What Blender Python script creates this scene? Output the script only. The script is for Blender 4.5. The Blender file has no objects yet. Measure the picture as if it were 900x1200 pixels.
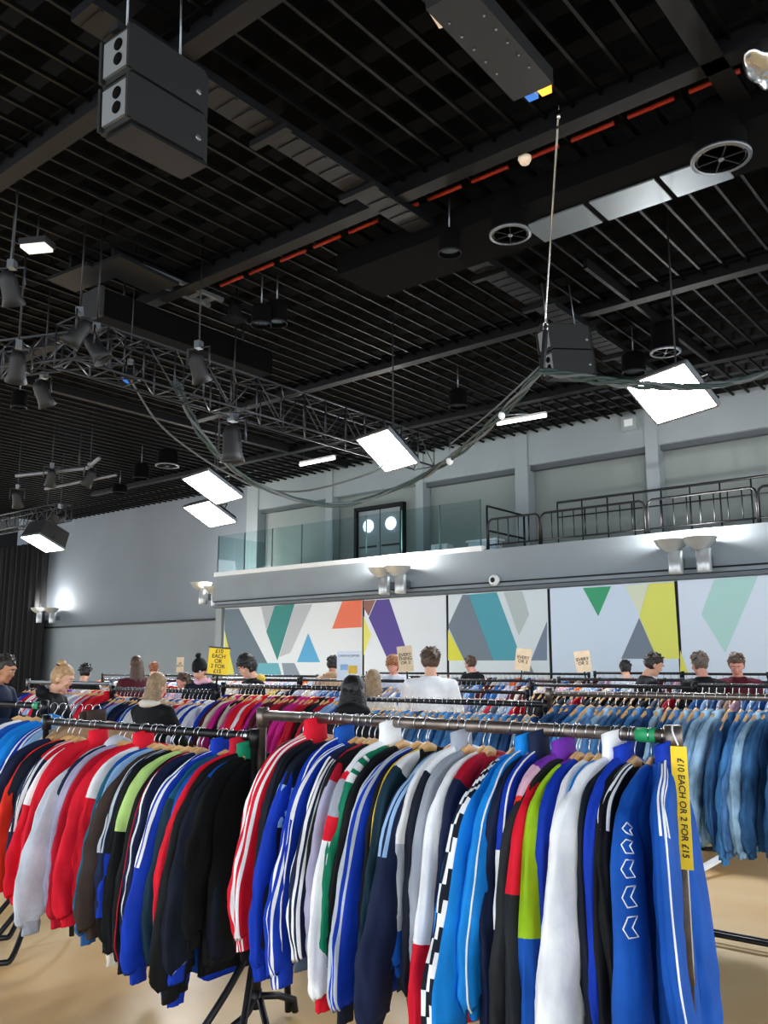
import bpy, bmesh, math, random
from mathutils import Vector, Matrix, noise
SC = bpy.context.scene
COL = SC.collection
PI = math.pi
V = Vector
rnd = random.Random(7)

# ------------------------------------------------------------------ camera
F_PX, CAM_H = 1020.0, 1.6
YAW, PITCH = math.radians(39.2), math.radians(10.008)
_fh = V((-math.sin(YAW), math.cos(YAW), 0)); _r = V((math.cos(YAW), math.sin(YAW), 0)); _z = V((0, 0, 1))
_fw = _fh * math.cos(PITCH) + _z * math.sin(PITCH); _up = -_fh * math.sin(PITCH) + _z * math.cos(PITCH)
CAM = V((0, 0, CAM_H))
cd = bpy.data.cameras.new('camera'); cam = bpy.data.objects.new('camera', cd); COL.objects.link(cam)
cd.sensor_fit = 'VERTICAL'; cd.sensor_height = 36.0; cd.sensor_width = 27.0; cd.lens = F_PX / 1200 * 36
cd.clip_start = 0.05; cd.clip_end = 200
M3 = Matrix((_r, _up, -_fw)).transposed().to_4x4(); M3.translation = CAM
cam.matrix_world = M3
SC.camera = cam
def ray(u, v): return _fw + _r * ((u - 450) / F_PX) + _up * ((600 - v) / F_PX)
def at_y(u, v, y): d = ray(u, v); return CAM + d * (y / d.y)
def at_z(u, v, z): d = ray(u, v); return CAM + d * ((z - CAM_H) / d.z)
def at_x(u, v, x): d = ray(u, v); return CAM + d * (x / d.x)

# ------------------------------------------------------------------ world, exposure
w = bpy.data.worlds.new('world'); SC.world = w; w.use_nodes = True
bg = w.node_tree.nodes['Background']; bg.inputs[0].default_value = (0.86, 0.93, 1.0, 1); bg.inputs[1].default_value = 1.9
SC.view_settings.view_transform = 'Standard'; SC.view_settings.look = 'None'
SC.view_settings.gamma = 1.0; SC.view_settings.use_curve_mapping = False
SC.view_settings.exposure = 0.95
PANEL_GLOW = 60.0

# ------------------------------------------------------------------ helpers
def lin(c):
    if isinstance(c, str):
        c = c.lstrip('#'); c = [int(c[i:i + 2], 16) for i in (0, 2, 4)]
    return tuple(((x / 255) / 12.92 if x / 255 <= .04045 else ((x / 255 + .055) / 1.055) ** 2.4) for x in c)
_mats = {}
def mat(name, col, rough=.6, metal=0, bump=0, bscale=60, vary=0, vscale=5, emit=0, spec=.5, ecol=None):
    if name in _mats: return _mats[name]
    m = bpy.data.materials.new(name); m.use_nodes = True; nt = m.node_tree; b = nt.nodes['Principled BSDF']
    c = lin(col); b.inputs['Base Color'].default_value = (*c, 1); b.inputs['Roughness'].default_value = rough
    b.inputs['Metallic'].default_value = metal; b.inputs['Specular IOR Level'].default_value = spec
    if emit:
        b.inputs['Emission Color'].default_value = (*(lin(ecol) if ecol else c), 1); b.inputs['Emission Strength'].default_value = emit
    tc = None
    if vary or bump:
        tc = nt.nodes.new('ShaderNodeTexCoord')
    if vary:
        n = nt.nodes.new('ShaderNodeTexNoise'); n.inputs['Scale'].default_value = vscale; n.inputs['Detail'].default_value = 4
        nt.links.new(tc.outputs['Object'], n.inputs['Vector'])
        mx = nt.nodes.new('ShaderNodeMix'); mx.data_type = 'RGBA'
        mx.inputs['A'].default_value = (*[x * (1 - vary) for x in c], 1); mx.inputs['B'].default_value = (*[min(1, x * (1 + vary) + .02 * vary) for x in c], 1)
        rp = nt.nodes.new('ShaderNodeValToRGB'); rp.color_ramp.elements[0].position = .32; rp.color_ramp.elements[1].position = .68
        nt.links.new(n.outputs['Fac'], rp.inputs[0]); nt.links.new(rp.outputs[0], mx.inputs['Factor'])
        nt.links.new(mx.outputs['Result'], b.inputs['Base Color'])
    if bump:
        n2 = nt.nodes.new('ShaderNodeTexNoise'); n2.inputs['Scale'].default_value = bscale; n2.inputs['Detail'].default_value = 3
        nt.links.new(tc.outputs['Object'], n2.inputs['Vector'])
        bp = nt.nodes.new('ShaderNodeBump'); bp.inputs['Strength'].default_value = bump; bp.inputs['Distance'].default_value = .01
        nt.links.new(n2.outputs['Fac'], bp.inputs['Height']); nt.links.new(bp.outputs['Normal'], b.inputs['Normal'])
    _mats[name] = m
    return m

class MB:
    def __init__(s): s.v = []; s.f = []; s.m = []; s.s = []
    def add(s, vs, fs, mi=0, smooth=False):
        o = len(s.v); s.v += [tuple(p) for p in vs]
        for i, f in enumerate(fs):
            s.f.append(tuple(o + k for k in f)); s.m.append(mi[i] if isinstance(mi, list) else mi); s.s.append(smooth)
        return s
    def box(s, c, d, mi=0, rot=None, taper=1.0):
        c = V(c); x, y, z = d[0] / 2, d[1] / 2, d[2] / 2
        ps = [V((sx * x * (taper if sz > 0 else 1), sy * y * (taper if sz > 0 else 1), sz * z)) for sz in (-1, 1) for sy in (-1, 1) for sx in (-1, 1)]
        if rot is not None: ps = [rot @ p for p in ps]
        return s.add([c + p for p in ps], [(0, 2, 3, 1), (4, 5, 7, 6), (0, 1, 5, 4), (2, 6, 7, 3), (0, 4, 6, 2), (1, 3, 7, 5)], mi)
    def bar(s, p, q, a, b, mi=0):
        p, q = V(p), V(q); d = (q - p); L = d.length; d.normalize()
        u = V((0, 0, 1)) if abs(d.z) < .9 else V((1, 0, 0)); x = u.cross(d).normalized(); y = d.cross(x)
        R = Matrix((x, y, d)).transposed()
        return s.box((p + q) / 2, (a, b, L), mi, R)
    def loft(s, rings, mi=0, caps=True, smooth=True):
        n = len(rings[0]); vs = [p for r in rings for p in r]; fs = []; ms = []
        for i in range(len(rings) - 1):
            for k in range(n):
                fs.append((i * n + k, i * n + (k + 1) % n, (i + 1) * n + (k + 1) % n, (i + 1) * n + k))
                ms.append(mi(i, k) if callable(mi) else mi)
        if caps:
            fs.append(tuple(range(n - 1, -1, -1))); ms.append(mi(0, 0) if callable(mi) else mi)
            l = (len(rings) - 1) * n; fs.append(tuple(range(l, l + n))); ms.append(mi(len(rings) - 2, 0) if callable(mi) else mi)
        return s.add(vs, fs, ms, smooth)
    def tube(s, pts, r, seg=8, mi=0, caps=True, smooth=True):
        pts = [V(p) for p in pts]; rs = r if isinstance(r, (list, tuple)) else [r] * len(pts)
        rings = []; x = None
        for i, p in enumerate(pts):
            t = (pts[min(i + 1, len(pts) - 1)] - pts[max(i - 1, 0)])
            t = t.normalized() if t.length > 1e-9 else V((0, 0, 1))
            if x is None:
                a = V((1, 0, 0)) if abs(t.x) < .8 else V((0, 1, 0)); x = (a - t * a.dot(t)).normalized()
            else:
                x = x - t * x.dot(t)
                x = x.normalized() if x.length > 1e-6 else t.orthogonal().normalized()
            y = t.cross(x)
            rings.append([p + (x * math.cos(2 * PI * k / seg) + y * math.sin(2 * PI * k / seg)) * rs[i] for k in range(seg)])
        return s.loft(rings, mi, caps, smooth)
    def ell(s, c, rad, seg=16, rg=10, mi=0, R=None, fn=None):
        c = V(c); rings = []
        for i in range(rg + 1):
            a = PI * (i + (.08 if i == 0 else (-.08 if i == rg else 0))) / rg; ring = []
            for k in range(seg):
                b = 2 * PI * k / seg
                p = V((math.sin(a) * math.cos(b) * rad[0], math.sin(a) * math.sin(b) * rad[1], -math.cos(a) * rad[2]))
                if fn: p = fn(p)
                if R is not None: p = R @ p
                ring.append(c + p)
            rings.append(ring)
        return s.loft(rings, mi)
    def lathe(s, prof, seg=24, c=(0, 0, 0), mi=0, R=None, caps=False):
        c = V(c); rings = []
        for (r, z) in prof:
            ring = [V((r * math.cos(2 * PI * k / seg), r * math.sin(2 * PI * k / seg), z)) for k in range(seg)]
            if R is not None: ring = [R @ p for p in ring]
            rings.append([c + p for p in ring])
        return s.loft(rings, mi, caps)
    def poly(s, pts, off, mi=0):
        n = len(pts); pts = [V(p) for p in pts]; off = V(off)
        vs = pts + [p + off for p in pts]
        return s.add(vs, [tuple(range(n)), tuple(range(2 * n - 1, n - 1, -1))] + [(i, i + n, (i + 1) % n + n, (i + 1) % n) for i in range(n)], mi)
    def mesh(s, name, mats):
        me = bpy.data.meshes.new(name); me.from_pydata(s.v, [], s.f)
        for m in (mats if isinstance(mats, (list, tuple)) else [mats]): me.materials.append(m)
        me.polygons.foreach_set('material_index', s.m); me.polygons.foreach_set('use_smooth', s.s); me.update()
        return me
    def build(s, name, mats, parent=None, loc=None):
        return link(name, s.mesh(name, mats), parent, loc)
def link(name, me, parent=None, loc=None):
    o = bpy.data.objects.new(name, me); COL.objects.link(o)
    if parent is not None: o.parent = parent
    if loc is not None: o.location = loc
    return o
def tag(o, label, cat, group=None):
    o['label'] = label; o['category'] = cat
    if group: o['group'] = group
    return o
def thing(name, label, cat, loc=(0, 0, 0), rz=0, group=None):
    o = bpy.data.objects.new(name, None); COL.objects.link(o); o.location = loc; o.rotation_euler = (0, 0, rz)
    o.empty_display_size = .1
    return tag(o, label, cat, group)
def struct(name, label=None):
    o = bpy.data.objects.new(name, None); COL.objects.link(o); o['kind'] = 'structure'; o.empty_display_size = .1
    if label: o['label'] = label
    return o
def recalc(o):
    bm = bmesh.new(); bm.from_mesh(o.data); bmesh.ops.recalc_face_normals(bm, faces=bm.faces); bm.to_mesh(o.data); bm.free()
    return o
def catmull(pts, n):
    pts = [V(p) for p in pts]; out = []
    P = [pts[0] * 2 - pts[1]] + pts + [pts[-1] * 2 - pts[-2]]
    for i in range(1, len(P) - 2):
        for k in range(n):
            t = k / n; a, b, c, d = P[i - 1], P[i], P[i + 1], P[i + 2]
            out.append(.5 * ((2 * b) + (c - a) * t + (2 * a - 5 * b + 4 * c - d) * t * t + (3 * b - a - 3 * c + d) * t ** 3))
    out.append(pts[-1]); return out
def lerp1(xs, ys, x):
    if x <= xs[0]: return ys[0]
    for i in range(1, len(xs)):
        if x <= xs[i]:
            t = (x - xs[i - 1]) / (xs[i] - xs[i - 1]); return ys[i - 1] + (ys[i] - ys[i - 1]) * t
    return ys[-1]
_ones = 'zeroth first second third fourth fifth sixth seventh eighth ninth tenth eleventh twelfth thirteenth fourteenth fifteenth sixteenth seventeenth eighteenth nineteenth'.split()
_tens = {2: ('twentieth', 'twenty'), 3: ('thirtieth', 'thirty'), 4: ('fortieth', 'forty'), 5: ('fiftieth', 'fifty')}
def nth(n):
    if n < 20: return _ones[n]
    a, b = divmod(n, 10); return _tens[a][0] if b == 0 else _tens[a][1] + '-' + _ones[b]

# ------------------------------------------------------------------ materials
M = dict(
    black=mat('black_paint', '#0b0c0e', .55), matt=mat('matt_black', '#030304', .9, spec=.1), ceil=mat('ceiling_black', '#060608', .95, spec=.1),
    grid=mat('ceiling_bar_black', '#020304', .5, 0, spec=.22), plate=mat('ceiling_plate', '#020203', .6, 0, spec=.12), beam=mat('beam_grey', '#0a0b0e', .55, 0, spec=.25),
    duct=mat('duct_grey', '#0f1216', .5, 0, spec=.25), sheet=mat('sheet_steel', '#8b949c', .35, .7, .05, 3), red=mat('red_conduit', '#b5301c', .6),
    wall=mat('wall_grey', '#757e87', .8, 0, .05, 30, .05, .6), wall2=mat('wall_light_grey', '#8d969b', .8, 0, .05, 30, .04, .6),
    white=mat('white_paint', '#e8ecef', .6), slab=mat('slab_grey', '#8a959d', .75, 0, .05, 25, .05, .8),
    pil=mat('pillar_grey', '#929b9f', .8, 0, .05, 30), recess=mat('recess_panel', '#868e8c', .85, 0, .05, 20, .04, .7),
    steel=mat('worn_steel', '#7a7069', .38, .85, .1, 40, .35, 14), tube=mat('black_tube', '#15161a', .38, .4, .1, 30, .3, 20),
    chrome=mat('chrome', '#c9ccd0', .22, 1), wood=mat('hanger_wood', '#e2b172', .45, 0, .05, 40, .14, 9),
    rail=mat('rail_black', '#17181b', .4, .3), alu=mat('truss_aluminium', '#7f858c', .4, .8), rust=mat('rusty_post', '#3c2f28', .55, .4, .2, 40, .4, 12),
    tape=mat('green_tape', '#1f9a5e', .5), panelglow=mat('panel_glow', '#ffffff', .5, emit=PANEL_GLOW, ecol='#f6faff'),
    lampglow=mat('lamp_glow', '#ffffff', .5, emit=14, ecol='#fff4e6'), tubeglow=mat('tube_glow', '#ffffff', .5, emit=3.0),
    curtain=mat('curtain_black', '#17171a', .95, 0, .1, 30), orange=mat('orange_led', '#ff9a2a', .4, emit=1.6), blueled=mat('blue_led', '#3b7bd6', .4, emit=.35),
    paper=mat('yellow_card', '#f6cf1d', .6), card=mat('tan_card', '#d8c3a4', .8, 0, .05, 40, .08, 12), poster=mat('pale_poster', '#d5e2f0', .6),
    ink=mat('black_ink', '#15130f', .6), foil=mat('silver_foil', '#d8dce0', .25, 1, .9, 9), lens=mat('lens_glass', '#20252c', .1, 0), tag=mat('white_tag', '#e9ecf2', .5),
    greencable=mat('green_cable', '#2d3f3c', .6), greycable=mat('grey_cable', '#565b5e', .55), plateface=mat('speaker_plate', '#8b8f93', .45, .4), dark=mat('dark_cabinet', '#101315', .6, 0, .1, 60),
)
M['alu2'] = mat('truss_dark', '#3a3e44', .42, .75)
M['sconce'] = mat('sconce_metal', '#c4c8ca', .35, .5)
def glass_mat():
    m = bpy.data.materials.new('balustrade_glass'); m.use_nodes = True; nt = m.node_tree; nt.nodes.clear()
    o = nt.nodes.new('ShaderNodeOutputMaterial'); t = nt.nodes.new('ShaderNodeBsdfTransparent'); t.inputs[0].default_value = (.86, .93, .93, 1)
    g = nt.nodes.new('ShaderNodeBsdfGlossy'); g.inputs['Roughness'].default_value = .03;     mx = nt.nodes.new('ShaderNodeMixShader'); mx.inputs[0].default_value = .05; nt.links.new(t.outputs[0], mx.inputs[1]); nt.links.new(g.outputs[0], mx.inputs[2]); nt.links.new(mx.outputs[0], o.inputs[0])
    return m
M['glass'] = glass_mat()
def floor_mat():
    m = bpy.data.materials.new('floor_vinyl'); m.use_nodes = True; nt = m.node_tree; b = nt.nodes['Principled BSDF']
    tc = nt.nodes.new('ShaderNodeTexCoord'); n = nt.nodes.new('ShaderNodeTexNoise'); n.inputs['Scale'].default_value = 1.3; n.inputs['Detail'].default_value = 6
    rp = nt.nodes.new('ShaderNodeValToRGB'); rp.color_ramp.elements[0].position = .3; rp.color_ramp.elements[1].position = .7
    rp.color_ramp.elements[0].color = (*lin('#ecc07e'), 1); rp.color_ramp.elements[1].color = (*lin('#f8d9a2'), 1)
    nt.links.new(tc.outputs['Object'], n.inputs['Vector']); nt.links.new(n.outputs['Fac'], rp.inputs[0]); nt.links.new(rp.outputs[0], b.inputs['Base Color'])
    b.inputs['Roughness'].default_value = .42
    return m
M['floor'] = floor_mat()
CLOTH = dict(red='#d8142c', orangered='#e8321f', crimson='#b3122c', navy='#16213f', dnavy='#0f1626', royal='#0b36ac', blue='#0f50aa', sky='#1286dc', pale='#8fb4dd', lilac='#a4a2bd',
    black='#0d0f12', charcoal='#202326', white='#eef0f4', grey='#9aa1ad', lgrey='#b9c0cc', brown='#3a2e28', tan='#a98a6c', green='#0d7a57', lime='#9ac41f', palegreen='#b9dd83', teal='#17566f', dteal='#12303f',
    purple='#6a2a9c', pink='#d6498f', palepink='#dfb0c6', orange='#e8641d', yellow='#dcb848', magenta='#c01e80', slate='#4c5a6e', cream='#dcd3c4', silver='#b6bfcc', maroon='#4c1622', steelblue='#2d5f9c')
def cl(n):
    return mat('cloth_' + n, CLOTH[n], .72, 0, .55, 15, .14, 7, spec=.2)
def denim(n, c):
    m = mat('denim_' + n, c, .85, 0, .7, 30, .42, 7, spec=.2); return m
DEN = [denim('mid', '#5587bd'), denim('dark', '#34618f'), denim('light', '#9cc0de'), denim('bright', '#4c8cc8'), denim('indigo', '#2c4c7c'), denim('washed', '#7fa8d0')]
DENN = ['mid-blue', 'dark blue', 'light blue', 'bright blue', 'indigo', 'washed blue']

# ================================================================== THE SETTING
fl = MB().box((-16, 6, -.05), (62, 34, .1)).build('floor', M['floor']); fl['kind'] = 'structure'
CZ = 7.42
ce = struct('ceiling')
MB().box((-13.5, 5.5, CZ + .75), (57, 31, .12)).build('ceiling_deck', M['ceil'], ce)
barmesh = MB().box((0, 0, 0), (.035, 19, .05)).mesh('ceiling_bar', M['grid'])
x = -33.0
while x < 1.0:
    link('ceiling_bar', barmesh, ce, (x, 9.6, CZ)); x += .322
pm = MB().bar((-17.0, 0, 0), (17.0, 0, 0), .012, .15).mesh('cross_plate', M['plate'])
Rp = Matrix.Rotation(math.radians(38), 4, 'X')
pm.transform(Rp)
y = .9
while y < 18.9:
    link('cross_plate', pm, ce, (-16.2, y, CZ + .13)); y += .62
# main beams along the hall and across it
for yb, zb, h, x0, x1, mm in ((4.45, 7.34, .26, -20, 1.5, 'beam'), (7.72, 7.34, .26, -24, 1.5, 'beam'), (12.6, 7.38, .2, -16, 1.5, 'beam'), (16.2, 7.38, .2, -26, 1.5, 'beam')):
    b = MB(); b.box(((x0 + x1) / 2, yb, zb), (x1 - x0, .05, h)); b.box(((x0 + x1) / 2, yb, zb - h / 2), (x1 - x0, .2, .03)); b.box(((x0 + x1) / 2, yb, zb + h / 2), (x1 - x0, .2, .03))
    b.build('beam', M[mm], ce)
b = MB(); b.box((-2.24, 8, 7.36), (.05, 16, .3)); b.box((-2.24, 8, 7.21), (.22, 16, .03)); b.build('beam', M['beam'], ce)
b = MB(); b.box((-5.2, 14, 7.37), (.06, 6, .2)); b.build('beam', M['beam'], ce)
b = MB(); b.box((-16.5, 10, 7.37), (.14, 17, .2)); b.build('beam', M['beam'], ce)
for k in range(14):
    MB().tube([(-9.9 + k * .66, 8.16, 7.36), (-9.9 + k * .66 + .5, 8.16, 7.36)], .026, 8).build('red_conduit', M['red'], ce)
# cable duct with brackets
dt = thing('cable_duct', 'long dark grey ribbed duct running under the ceiling grid towards the wall', 'duct', (-6.22, 10, 7.2))
b = MB(); b.box((0, 0, 0), (.34, 13, .1)); b.build('duct_tray', M['duct'], dt)
b = MB()
for k in range(60): b.box((0, -6.4 + k * .217, -.055), (.3, .03, .012))
b.build('duct_rib', M['duct'], dt)['kind'] = 'stuff'
for k in range(9):
    MB().box((0, -5.7 + k * 1.43, -.09), (.56, .09, .07)).build('bracket', M['beam'], dt)
# ventilation duct with shiny plates
vd = thing('ventilation_duct', 'black ventilation duct with shiny steel access plates beside the round black fans', 'duct', (-4, 8.95, 7.15))
MB().box((0, 0, 0), (7.5, .98, .3)).build('duct_body', M['matt'], vd)
for (a, c2) in ((-5.0, -4.2), (-4.12, -3.33), (-3.26, -2.62)):
    MB().box(((a + c2) / 2 + 4, .2, -.16), (c2 - a, .54, .02)).build('access_plate', M['sheet'], vd)
# ---- back wall
wb = struct('wall_back')
WY = 19.0
MB().box((-16, WY + .35, 3.85), (42, .1, 7.7)).build('wall_face', M['recess'], wb)
MB().box((-28.6, WY + .1, 5.55), (14.8, .3, 4.9)).build('wall_panel', M['wall'], wb)
MB().box((-28.6, WY + .13, 1.55), (14.8, .3, 3.1)).build('wall_panel', M['wall2'], wb)
MB().box((-28.6, WY - .08, 3.11), (14.8, .08, .07)).build('ledge', M['beam'], wb)
MB().box((-8.0, WY + .12, 7.15), (27, .3, 1.12)).build('wall_band', M['wall2'], wb)
for xa, xb in ((-21.25, -20.72), (-17.72, -17.45), (-14.3, -14.05), (-11.13, -10.76), (-7.67, -7.37), (-4.2, -3.9), (-.8, -.5)):
    MB().box(((xa + xb) / 2, WY + .1, 5.4), (xb - xa, .34, 4.5)).build('pilaster', M['pil'], wb)
for xa, xb in ((-20.72, -17.72), (-14.05, -11.13), (-10.76, -7.67), (-7.37, -4.2), (-3.9, -.8)):
    MB().box(((xa + xb) / 2, WY + .16, 6.53), (xb - xa, .16, .12)).build('recess_shade_strip', mat('recess_shade_grey', '#474d52', .6), wb)  # dark strips stand in for the shade along the recess tops
# double door on the balcony
dr = struct('door_1'); dxa, dxb = -16.7, -14.97; dz0, dz1 = 4.22, 6.14
b = MB(); b.box((dxa, WY + .22, 5.2), (.09, .2, 1.98)); b.box((dxb, WY + .22, 5.2), (.09, .2, 1.98)); b.box(((dxa + dxb) / 2, WY + .22, dz1), (dxb - dxa, .2, .1)); b.build('door_frame', M['beam'], dr)
for k, sx in ((0, -1), (1, 1)):
    cx = (dxa + dxb) / 2 + sx * .42
    lf = MB().box((cx, WY + .26, 5.15), (.8, .05, 1.85)).build('door_leaf', M['wall2'], dr)
    R = Matrix.Rotation(PI / 2, 3, 'X')
    MB().lathe([(0.001, 0), (.19, 0), (.19, .03), (.001, .03)], 24, (cx, WY + .22, 5.62), R=R).build('round_pane', mat('door_pane_lit', '#e8f3ff', .3, emit=1.1, ecol='#dcecff'), lf)
    MB().box((cx, WY + .19, 5.0), (.62, .05, .05)).build('push_bar', M['black'], lf)
# ---- mural wall under the balcony
MY = 17.0
wm = struct('wall_mural')
MB().box((-8.0, MY + .2, 1.65), (24.2, .2, 3.3)).build('wall_face', M['wall2'], wm)
seams = [262, 425, 523, 642, 792]
xs = [at_y(u, 695, MY).x for u in seams] + [-3.5, -.7, 2.1]
pc = ['#dbe4ea', '#dfe9f2', '#d9e7ee', '#d6e8fb', '#dfedfd', '#dcebfa', '#dcebfa']
shapes = {0: [('#d8d13c', [(263, 735), (275, 792), (263, 792)]), ('#5c6e7d', [(263, 714), (280, 713), (321, 792), (275, 792), (263, 738)]), ('#aeb6be', [(306, 711), (322, 710), (312, 738)]),
              ('#17827f', [(322, 710), (345, 708), (325, 774), (312, 740)]), ('#5aa7b8', [(303, 777), (326, 777), (330, 792), (300, 792)]), ('#7e8f9d', [(330, 777), (345, 777), (352, 792), (333, 792)]), ('#b3bbc3', [(345, 709), (366, 708), (340, 765), (327, 770)]),
              ('#4aa3d4', [(361, 742), (375, 776), (348, 776)]), ('#e46f4b', [(401, 705), (424, 703), (424, 735), (389, 737)])],
          1: [('#8a5a52', [(426, 704), (440, 703), (432, 722), (426, 712)]), ('#dede72', [(426, 722), (435, 744), (426, 768)]), ('#4d3a94', [(432, 724), (441, 703), (456, 702), (477, 764), (453, 770)]), ('#dfe8f0', [(490, 712), (505, 740), (480, 745)])],
          2: [('#6e7f8f', [(525, 734), (542, 697), (549, 697), (578, 774), (544, 774)]), ('#e0e03c', [(525, 738), (544, 774), (525, 774)]), ('#44a1b4', [(546, 697), (582, 694), (612, 774), (577, 774)]), ('#b7c6c8', [(590, 694), (612, 693), (620, 720), (608, 745)]), ('#73859c', [(641, 728), (641, 774), (622, 774)]), ('#77869a', [(620, 776), (626, 790), (612, 790)])],
          3: [('#32a674', [(683, 689), (716, 687), (701, 722)]), ('#e3ead0', [(732, 686), (759, 684), (749, 720)]), ('#e8ea6a', [(760, 684), (790, 682), (796, 772), (770, 772), (749, 722)]), ('#748494', [(749, 724), (770, 772), (728, 772)])],
          4: [('#b6e2dd', [(837, 679), (888, 675), (850, 765), (822, 720)]), ('#e3e25a', [(797, 762), (806, 788), (797, 788)])]}
mi = 0
for i in range(len(xs) - 1):
    xa, xb = xs[i] + .035, xs[i + 1] - .035
    p = MB().box(((xa + xb) / 2, MY + .06, 1.78), (xb - xa, .06, 2.96)).build('mural_panel', mat('mural_base_%s' % pc[i][1:], pc[i], .55), wm)
    MB().box((xs[i + 1], MY + .07, 1.7), (.07, .06, 3.1)).build('seam_strip', M['beam'], wm)
    for c, pts in shapes.get(i, []):
        off = .002 + (mi % 5) * .0012; mi += 1
        recalc(MB().poly([at_y(u, v, MY + .03 - off) for u, v in pts], (0, .004, 0)).build('printed_shape', mat('mural_' + c[1:], c, .55), p))
MB().box((-8, MY + .05, .12), (24.2, .06, .24)).build('baseboard_back', M['beam'])['kind'] = 'structure'
# ---- balcony
bl = struct('balcony')
BX0, BX1 = -20.3, 4.0
MB().box(((BX0 + BX1) / 2, 17.95, 3.8), (BX1 - BX0, 2.1, .86)).build('balcony_slab', M['slab'], bl)
MB().box(((BX0 + BX1) / 2, 16.93, 3.31), (BX1 - BX0, .16, .07)).build('lower_trim', mat('trim_grey', '#5f686e', .6), bl)
MB().box(((BX0 + BX1) / 2, 16.87, 3.46), (BX1 - BX0, .05, .03)).build('conduit', M['beam'], bl)
MB().box(((BX0 - 10.85) / 2, 16.98, 4.27), (-10.85 - BX0, .24, .12)).build('edge_strip', M['white'], bl)
MB().box((BX0 + .12, 17.12, 1.65), (.26, .26, 3.3)).build('end_column', M['pil'], bl)
gb = thing('glass_balustrade', 'clear greenish glass balustrade along the left half of the balcony edge', 'balustrade', (BX0, 17, 4.3))
n = 8; wpane = (-10.95 - BX0) / n
for k in range(n):
    MB().box(((k + .5) * wpane, 0, .58), (wpane - .03, .018, 1.14)).build('glass_pane', M['glass'], gb)
for k in range(3):
    MB().box((0, .33 + k * .62, .58), (.018, .59, 1.14)).build('glass_pane', M['glass'], gb)
for k in range(n + 1):
    MB().box((k * wpane, .0, .57), (.022, .03, 1.16)).build('pane_edge', mat('pane_edge', '#33504f', .3), gb)
# guard rails on the right half of the balcony
def barrier(ua, ub, label, first=False):
    xa, xb = at_y(ua, 615, 17.05).x, at_y(ub, 615, 17.05).x
    t = thing('guard_rail', label, 'railing', ((xa + xb) / 2, 17.05, 4.25), 0, 'barrier sections on the balcony'); h = (xb - xa) / 2
    pts = [(-h, 0, 0), (-h, 0, .58), (-h + .03, 0, .66), (-h + .1, 0, .7), (h - .1, 0, .7), (h - .03, 0, .66), (h, 0, .58), (h, 0, 0)]
    MB().tube(pts, .026, 8).build('outer_frame', M['rail'], t); MB().tube([(-h, 0, .1), (h, 0, .1)], .02, 6).build('bottom_rail', M['rail'], t)
    k = max(3, int((xb - xa) / .24))
    for i in range(1, k):
        xx = -h + (xb - xa) * i / k; MB().tube([(xx, 0, .1), (xx, 0, .7)], (.02 if i % 4 == 0 else .013), 6).build('baluster', M['rail'], t)
barrier(572, 632, 'black barrier section at the left end next to the glass balustrade')
barrier(634, 756, 'long black barrier section second from the glass balustrade on the balcony')
barrier(760, 889, 'long black barrier section above the pair of round wall lights at right')
barrier(891, 990, 'black barrier section running out of the right edge of the picture')
t = thing('handrail', 'black handrail running back from the balcony edge beside the glass', 'railing', (-10.8, 17.05, 4.25))
for z in (1.03, .45): MB().tube([(0, 0, z), (0, 1.7, z)], .026, 6).build('bar', M['rail'], t)
for yy in (0, 1.7): MB().tube([(0, yy, 0), (0, yy, 1.03)], .028, 6).build('post', M['rail'], t)
t = thing('handrail', 'taller black handrail standing behind the barriers on the balcony', 'railing', (0, 18.0, 4.25))
xa, xb = at_y(653, 590, 18).x, 1.0
zt = at_y(770, 574, 18).z - 4.25
MB().tube([(xa, 0, zt), (xb, 0, zt)], .03, 8).build('top_rail', M['rail'], t); MB().tube([(xa, 0, zt - .35), (xb, 0, zt - .35)], .018, 6).build('middle_rail', M['rail'], t)
k = int((xb - xa) / .62)
for i in range(k + 1): MB().tube([(xa + i * .62, 0, 0), (xa + i * .62, 0, zt)], .018, 6).build('post', M['rail'], t)
# items in the dim balcony corner
t = thing('cafe_table', 'white low counter seen through the glass near the handrail', 'table', (-11.6, 18.2, 4.23))
MB().box((0, 0, .42), (.9, .4, .04)).build('table_top', M['white'], t); MB().box((0, 0, .2), (.8, .3, .4)).build('table_body', mat('counter_pale', '#b8ccd8', .5), t)
t = thing('cabinet', 'small pale cabinet behind the glass beside the dark door post', 'cabinet', (-12.9, 18.2, 4.23))
MB().box((0, 0, .22), (.5, .3, .44)).build('cabinet_body', M['white'], t); MB().box((0, -.16, .22), (.22, .02, .38)).build('cabinet_door', mat('counter_pale', '#b8ccd8', .5), t)
# camera dome
p = at_y(580, 680, 16.86)
t = thing('wall_camera', 'small round white camera under the balcony edge', 'camera', p)
R = Matrix.Rotation(PI / 2, 3, 'X')
MB().lathe([(.001, .0), (.13, .0), (.13, .05), (.08, .1), (.001, .1)], 20, R=R).build('camera_ring', M['white'], t); MB().ell((0, -.1, 0), (.06, .05, .06)).build('lens', M['black'], t)
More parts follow.
